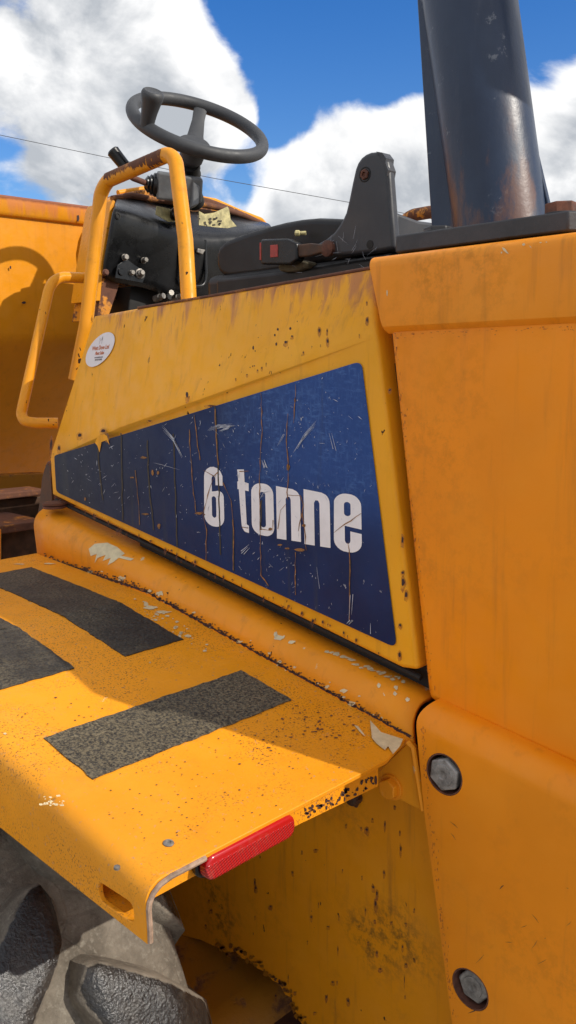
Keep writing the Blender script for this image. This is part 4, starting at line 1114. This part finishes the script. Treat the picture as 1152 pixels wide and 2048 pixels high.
# bolts and switches on the fascia
lathe('slotted_hole', [(.009, 0), (.0095, .0015), (.006, .002), (.005, .0005), (.001, .0005)], at_y(235, 432, 1.954), (0, -1, 0), 'dark', DB, 14)
prism('switch_bracket', [at_y(x, y, 1.963) for x, y in ((229, 556), (234, 530), (252, 518), (268, 530), (282, 538), (290, 552), (284, 566))], (0, -.003, 0), 'plastic', DB, .0008)
for (x, y, r, h, mt, yy) in [(249, 515, .0095, .016, 'steel', 1.962), (287, 521, .0085, .02, 'steel', 1.962), (211, 545, .009, .010, 'rustbolt', 1.968), (241, 544, .009, .006, 'plastic', 1.962), (262, 546, .008, .016, 'steel', 1.962)]:
    hexbolt('panel_bolt', at_y(x, y, yy), (-.1, -1, .05), r * 1.45, h * .8, mt, DB, r * .95, mt, x * .1) if mt != 'plastic' else cylinder('panel_plug', at_y(x, y, yy), (0, -1, 0), r, h, mt, DB)
lathe('cable_gland', [(.0135, 0), (.0135, .005), (.010, .006), (.010, .014), (.0065, .016), (.0055, .022), (.003, .022)], at_y(279, 548, 1.962), (-.2, -1, .1), 'steel', DB, 12)
prism('chrome_clip', [at_y(x, y, 1.955) for x, y in ((392, 497), (408, 500), (402, 510), (391, 505))], (0, -.008, 0), 'steel', DB, .002)
for (x, y) in ((310, 598), (322, 600), (333, 592), (345, 598)):
    lathe('hose_fitting', [(.010, 0), (.010, .02), (.008, .022), (.008, .035)], at_y(x, y, 2.0), (rnd.uniform(-.4, .4), -1, .2), 'steel' if x != 322 else 'dark', DB, 8)
prism('pale_tube', [at_y(x, y, 1.99) for x, y in ((338, 590), (361, 582), (362, 600), (342, 603))], (0, .02, 0), 'switch_grey', DB, .004)

# ---- steering column, wheel, indicator stalk
WC = at_d(397, 253, 2.25)
WN = Vector((-.135, -.565, .815)).normalized()
WX = Vector((1, 0, 0)); WX = (WX - WN * WX.dot(WN)).normalized(); WY = WN.cross(WX)
SW = empty('steering_wheel', (0, 0, 0)); SW.parent = DUMPER
RM, RT = .1710, .0172
ringp = [WC + (WX * math.cos(a) + WY * math.sin(a)) * RM for a in [2 * math.pi * k / 72 for k in range(72)]]
def torus(name, mat, parent):
    vs, fs = [], []; n = 18; N_ = 72
    for k in range(N_):
        a = 2 * math.pi * k / N_; d = WX * math.cos(a) + WY * math.sin(a)
        gx = 1 + .05 * math.cos(a * 36) * 0
        for j in range(n):
            b = 2 * math.pi * j / n; vs.append(WC + d * (RM + RT * .94 * math.cos(b) * gx) + WN * RT * math.sin(b))
    for k in range(N_):
        for j in range(n): fs.append([k * n + j, ((k + 1) % N_) * n + j, ((k + 1) % N_) * n + (j + 1) % n, k * n + (j + 1) % n])
    return mesh(name, vs, fs, mat, parent, 60)
torus('rim', 'rubber_grey', SW)
HUB = WC - WN * .055
def spoke(ang):
    d = WX * math.cos(ang) + WY * math.sin(ang); w = WN.cross(d).normalized()
    secs = [(.028, -.050, .024, .011), (.07, -.050, .021, .0095), (.12, -.026, .0165, .0085), (.168, -.004, .018, .010)]
    vs, fs = [], []
    for (r, h, hw, ht) in secs:
        c = WC + d * r + WN * h
        for (sx, sz) in ((-1, -.6), (-.6, -1), (.6, -1), (1, -.6), (1, .6), (.6, 1), (-.6, 1), (-1, .6)): vs.append(c + w * hw * sx + WN * ht * sz)
    for i in range(3):
        for k in range(8): fs.append([i * 8 + k, i * 8 + (k + 1) % 8, (i + 1) * 8 + (k + 1) % 8, (i + 1) * 8 + k])
    fs += [list(range(8)), list(range(24, 32))]
    return mesh('spoke', vs, fs, 'rubber_grey', SW, 40)
SA = math.radians(54)
for k in range(3): spoke(SA + k * 2 * math.pi / 3)
lathe('hub', [(.020, -.045), (.030, -.035), (.034, -.012), (.043, -.004), (.043, .012), (.036, .018), (.010, .020)], HUB, WN, 'rubber_grey', SW, 32)
KP = at_p(322, 254, WC, WN)
kd = (KP - WC); kd = (kd - WN * kd.dot(WN)).normalized(); KP = WC + kd * RM
lathe('spinner_knob', [(.0175, .004), (.018, .020), (.020, .038), (.0235, .057), (.0265, .069), (.0275, .078), (.025, .0845), (.0215, .087), (.0195, .0858), (.001, .086)], KP, WN, 'rubber_grey', SW, 30)
# column
CB_ = at_y(388, 402, 2.03)
C0 = HUB - WN * .04
ST2 = empty('steering_column', (0, 0, 0)); ST2.parent = DUMPER
cp_ = [C0.lerp(CB_, t) for t in (0, .12, .2, .28, .36, .44, .52, .6, .7, 1)]
tube('column_boot', cp_, [.026, .026, .022, .026, .022, .026, .022, .026, .022, .030], 'dark', ST2, 20)
# indicator switch body
c1 = at_d(313, 370, 2.30); c2 = at_d(404, 378, 2.32)
sx_ = (c2 - c1).normalized(); sz_ = Vector((0, -.35, 1)); sz_ = (sz_ - sx_ * sz_.dot(sx_)).normalized(); sy_ = sz_.cross(sx_)
ctr = (c1 + c2) / 2
hl, hh, hd = (c2 - c1).length / 2, .034, .026
prism('switch_box', [ctr - sx_ * hl + sz_ * hh - sy_ * hd, ctr + sx_ * hl + sz_ * hh * .8 - sy_ * hd, ctr + sx_ * hl - sz_ * hh - sy_ * hd, ctr - sx_ * hl - sz_ * hh - sy_ * hd], sy_ * hd * 2, 'switch_grey', ST2, .006, 3)
lathe('stalk_boot', [(.030, 0), (.030, .008), (.024, .012), (.026, .016), (.020, .021), (.022, .025), (.014, .031), (.010, .034)], c1 + sx_ * .002, -sx_, 'plastic', ST2, 24)
stp = rounded([c1 - sx_ * .02, at_d(281, 362, 2.27), at_d(262, 355, 2.26), at_d(246, 332, 2.25)], .02, 5)
tube('stalk_rod', stp, .0075, 'rustbolt', ST2, 12)
ga, gb = at_d(251, 334, 2.25), at_d(224, 300, 2.24); gdx = (gb - ga)
lathe('stalk_grip', [(.011, 0), (.0155, .004), (.0165, gdx.length * .8), (.017, gdx.length - .004), (.0135, gdx.length)], ga, gdx, 'plastic', ST2, 22)
prism('column_bracket', [at_d(x, y, 2.28) for x, y in ((386, 362), (400, 372), (398, 408), (384, 414))], (.02, .04, 0), 'switch_grey', ST2, .004)

# ---- grab rails
def rail(name, pts, r, rad, mat='rail', parent=DUMPER):
    return tube(name, rounded(pts, rad, 10), r, mat, parent, 20)
hoop = [at_d(150, 760, 1.72), at_d(172, 650, 1.70), at_d(204, 366, 1.69), at_d(349, 303, 1.54), at_d(371, 480, 1.51), at_d(380, 640, 1.48)]
HP = rail('grab_rail', hoop, .0135, [0, .06, .028, .030, .05, 0])
hoopm = [Vector((2 * XMID - p.x + .02, p.y, p.z)) for p in hoop]
# worn bare patches along the top bar of the rail
def saddle(pa, pb, r, a0, a1, seed, mat='rust', parent=HP, up=Vector((0, 0, 1))):
    rn = random.Random(seed); d = (pb - pa).normalized(); up = Vector(CAM) - pa; u = (up - d * up.dot(d)).normalized(); w = d.cross(u); w = w if w.z > 0 else -w; vs, fs = [], []
    NS, NA = 46, 9
    lo = [a0 + rn.uniform(-.35, .35) for _ in range(NS + 1)]; hi = [a1 + rn.uniform(-.35, .35) for _ in range(NS + 1)]
    lo[0] = hi[0] = (a0 + a1) / 2; lo[-1] = hi[-1] = (a0 + a1) / 2
    for i in range(NS + 1):
        c = pa.lerp(pb, i / NS)
        for k in range(NA + 1):
            a = lo[i] + (hi[i] - lo[i]) * k / NA; vs.append(c + (u * math.cos(a) + w * math.sin(a)) * (r + .0004))
    for i in range(NS):
        for k in range(NA): fs.append([i * (NA + 1) + k, i * (NA + 1) + k + 1, (i + 1) * (NA + 1) + k + 1, (i + 1) * (NA + 1) + k])
    return mesh('bare_patch', vs, fs, mat, parent, 60)
ha, hb = hoop[2], hoop[3]
saddle(ha.lerp(hb, .10), ha.lerp(hb, .66), .0135, .35, 2.2, 3)
saddle(ha.lerp(hb, .50), ha.lerp(hb, .90), .0135, .1, 1.5, 8)
saddle(ha.lerp(hb, .70), ha.lerp(hb, .88), .0135, -.7, .3, 4)
small = [at_d(172, 556, 1.73), at_d(112, 554, 1.70), at_d(98, 578, 1.69), at_d(40, 838, 1.66), at_d(62, 846, 1.65), at_d(116, 846, 1.66)]
rail('grab_rail', small, .0102, [0, .035, .04, .03, .03, 0])
fr_o = rail('grab_rail', [at_d(790, 460, 2.9), at_d(822, 431, 2.85), at_d(862, 424, 2.8), at_d(920, 430, 2.75), at_d(960, 520, 2.75)], .020, .05, 'rustpaint')

# ---- skip (tipping body) in front
SK = empty('skip', (0, 0, 0)); SK.parent = DUMPER
YS = 2.45
ztop = at_y(60, 397, YS).z; zlip = at_y(80, 440, YS).z; zbr = at_y(60, 678, YS).z
x0s, x1s = .62, 2.44
def skip_wall():
    zl = zlip
    prof = [(YS + .10, ztop - .07), (YS + .10, ztop), (YS - .002, ztop), (YS - .006, ztop - .004), (YS - .006, zl + .012), (YS, zl + .003), (YS + .010, zl), (YS + .012, zbr + .02), (YS + .016, zbr), (YS + .028, zbr - .02)]
    b = at_y(40, 966, YS + .42); prof += [(b.y, b.z), (b.y + .03, b.z - .02), (b.y + .6, b.z - .05)]
    xs = [x0s, 1.0, 1.25, 1.45, 1.65, 1.9, 2.2, x1s]
    vs, fs = [], []; n = len(prof)
    for x in xs:
        for (y, z) in prof: vs.append((x, y, z))
    for i in range(len(xs) - 1):
        for k in range(n - 1): fs.append([i * n + k, i * n + k + 1, (i + 1) * n + k + 1, (i + 1) * n + k])
    o = mesh('skip_rear_wall', vs, fs, 'skip', SK, 40); solid(o, .005, 1); bevel(o, .003, 2, 35); return o, b
SKW, SB = skip_wall()
# side walls and floor so that the skip is a real tub
prism('skip_side_wall', [(x0s, YS, ztop), (x0s, YS, zbr), (x0s, SB.y, SB.z), (x0s, SB.y + 1.0, SB.z), (x0s, SB.y + 1.2, ztop - .05)], (.006, 0, 0), 'skip', SK, 0)
prism('skip_side_wall', [(x1s, YS, ztop), (x1s, YS, zbr), (x1s, SB.y, SB.z), (x1s, SB.y + 1.0, SB.z), (x1s, SB.y + 1.2, ztop - .05)], (.006, 0, 0), 'skip', SK, 0)
prism('skip_rib', rounded([at_y(x, y, YS - .001) for x, y in ((176, 452), (168, 460), (163, 490), (166, 520), (180, 536), (200, 540), (200, 450))], .02, 4), (0, -.03, 0), 'skip', SK, .004)
flat('bare_mark', [blob2(rnd, 156, 437, 3, 9, 8, .4), blob2(rnd, 21, 535, 2.5, 5, 8), blob2(rnd, 48, 605, 5, 3, 8)], lambda x, y: at_y(x, y, YS - .0075 if y < 445 else YS + .004), 'fleckrust', SK, 'stuff', Vector((0, -1, 0)))
rsk = [blob2(rnd, rnd.uniform(-10, 90), 962 + rnd.uniform(-9, 5), rnd.uniform(2, 7), rnd.uniform(1, 3), 8, .5) for _ in range(60)]

# front chassis parts between skip and hood
FC = empty('front_chassis', (0, 0, 0)); FC.parent = DUMPER
yb = 1.95
def lat(name, pts, y, depth, mat, bev=.003):
    return prism(name, [at_y(x, yv, y) for x, yv in pts], (0, depth, 0), mat, FC, bev)
lat('cross_beam', ((-200, 1006), (92, 978), (92, 990), (-200, 1022)), 2.30, .10, 'rust')
lat('cross_web', ((-200, 1012), (96, 992), (96, 1200), (-200, 1220)), 2.34, .06, 'darkbrown')
lat('back_web', ((-300, 985), (96, 985), (96, 1300), (-300, 1300)), 2.55, .03, 'darkbrown')
lat('lower_beam', ((-200, 1078), (92, 1040), (92, 1056), (-200, 1098)), 2.10, .22, 'rust')
lat('lower_web', ((3, 1062), (92, 1052), (92, 1150), (3, 1170)), 2.14, .05, 'darkbrown')
lat('side_upright', ((-14, 1060), (3, 1058), (3, 1200), (-14, 1200)), 2.09, .05, 'chassis')
lat('skip_pivot', ((-60, 952), (92, 946), (92, 1000), (-60, 1010)), 2.60, .05, 'ragged')
box('centre_frame', (1.27, 1.30, .50), (1.79, 2.75, .96), 'chassis', FC, .01)
box('frame_mount', (1.30, 2.14, .94), (1.76, 2.40, 1.22), 'darkbrown', FC, .006)
# worn frame edge rising in front of the sill
prism('front_pillar', [at_x(x, y, XH + .02) for x, y in ((72, 1034), (85, 955), (91, 924), (98, 920), (110, 990), (120, 1020))], (.08, 0, 0), 'rust', DUMPER, .006)
prism('front_pillar_face', [at_x(x, y, XH + .016) for x, y in ((84, 955), (92, 928), (100, 935), (104, 1000), (90, 1024), (76, 1032))], (.006, 0, 0), 'darkbrown', DUMPER, .001)
for i, dz in enumerate((0, .006)):
    lathe('stop_pad', [(.020, 0), (.022, .001), (.022, .0045), (.019, .0055)], at_x(110, 1016, XF + .026) + Vector((0, 0, dz)), (0, 0, 1), 'rust' if i else 'rustbolt', DUMPER, 20)

# ---- rear wheel
WHL = empty('rear_wheel', (0, 0, 0)); WHL.parent = DUMPER
TY, TZ, TR = 1.30, .60, .565
TX0, TX1 = .285, .622
TXM = (TX0 + TX1) / 2
def tyre():
    hw = (TX1 - TX0) / 2
    prof = [(.30, -hw * .80), (.36, -hw * .92), (.45, -hw), (.52, -hw * .98), (.548, -hw * .90), (.560, -hw * .72), (.565, -hw * .4), (.567, 0)]
    prof = prof + [(r, -h) for r, h in prof[:-1][::-1]]
    n = 96; vs, fs = [], []; m = len(prof)
    for k in range(n):
        a = 2 * math.pi * k / n
        for (r, h) in prof: vs.append((TXM + h, TY + r * math.cos(a), TZ + r * math.sin(a)))
    for k in range(n):
        for j in range(m - 1): fs.append([k * m + j, ((k + 1) % n) * m + j, ((k + 1) % n) * m + j + 1, k * m + j + 1])
    o = mesh('tyre', vs, fs, 'tyre', WHL, 60); return o
TYRE = tyre()
lathe('rim', [(.31, -.16), (.315, -.155), (.30, -.14), (.28, -.02), (.10, .0), (.09, -.06), (.02, -.065)], (TXM, TY, TZ), (1, 0, 0), 'chassis', WHL, 48)
# lugs: tapered raised bars sweeping from the tread centre to the shoulder, one per pitch and side
NL = 18; LH = .040
def lug_mesh(sgn):
    """built at angle 0 in (axial, arc) coordinates; sgn +1 = inner half"""
    hw = (TX1 - TX0) / 2
    NS_, NW = 12, 8
    vs, fs, ed = [], [], []
    def P(ax_, arc_, h):
        rr = .566 - .045 * max(0, abs(ax_) / hw - .62) / .38 * (1 if abs(ax_) < hw * 1.02 else 1.25) + h
        t = arc_ / .6
        return (TXM + ax_, rr * math.cos(t), rr * math.sin(t))
    rows = []
    for i in range(NS_ + 1):
        t = i / NS_
        axc = sgn * (-.006 + t * (hw + .008))
        arcc = .155 * (t ** 1.15)                       # sweep
        wid = .046 + .012 * t
        tp = min(1, math.sqrt(max(0, 1 - (1 - min(1, t / .22)) ** 2)) + .0)
        wid *= (.12 + .88 * tp)
        row = []
        prof = [(-1.30, -.004), (-1.12, .35), (-.98, .86), (-.86, .99), (-.45, 1.0), (0, 1.0), (.45, 1.0), (.86, .99), (.98, .86), (1.12, .35), (1.30, -.004)]
        for (u, h) in prof:
            hh = LH * h * (1 if t > .04 else .55)
            if h < 0: hh = -.004
            if i == NS_ : hh = min(hh, LH * .80)
            row.append(len(vs)); vs.append(P(axc, arcc + wid * u, hh))
            e = max(abs(u) - .62, 0) / .38; e = min(1, max(e, (1 - min(1, t / .08)), (t - .90) / .10 if t > .90 else 0)); ed.append(e)
        rows.append(row)
    for i in range(NS_):
        for k in range(len(rows[0]) - 1): fs.append([rows[i][k], rows[i][k + 1], rows[i + 1][k + 1], rows[i + 1][k]])
    # end wall at the shoulder and tip
    for row, hh in ((rows[-1], 1), (rows[0], 0)): fs.append(list(row))
    me = bpy.data.meshes.new('lug'); me.from_pydata(vs, [], fs)
    at = me.attributes.new('edge', 'FLOAT', 'POINT'); at.data.foreach_set('value', ed)
    bm = bmesh.new(); bm.from_mesh(me); bmesh.ops.recalc_face_normals(bm, faces=bm.faces[:]); bm.to_mesh(me); bm.free()
    me.materials.append(M['lug']); me.polygons.foreach_set('use_smooth', [True] * len(me.polygons)); me.set_sharp_from_angle(angle=math.radians(55))
    return me
LM = {1: lug_mesh(1), -1: lug_mesh(-1)}
LUG0 = math.radians(149)
for k in range(NL):
    for sgn in (1, -1):
        o = bpy.data.objects.new('tread_lug', LM[sgn]); COL.objects.link(o); o.parent = TYRE
        a = LUG0 + (k + (.5 if sgn < 0 else 0)) * 2 * math.pi / NL
        o.location = (0, TY, TZ); o.rotation_euler = (a, 0, 0)

# ------------------------------------------------------------------ overhead cable behind the yard
ca = []
A, Bp = at_d(-900, 90, 42), at_d(1500, 520, 42)
pxs = [(-900, 92), (-400, 190), (0, 270), (220, 316), (430, 357), (700, 405), (860, 437), (1200, 495), (1500, 540)]
CBL = tube('overhead_cable', [at_d(x, y, 42) for x, y in pxs], .014, 'wire', None, 6)
CBL['label'] = 'thin overhead cable sagging across the cloudy sky behind the steering wheel'
CBL['category'] = 'cable'
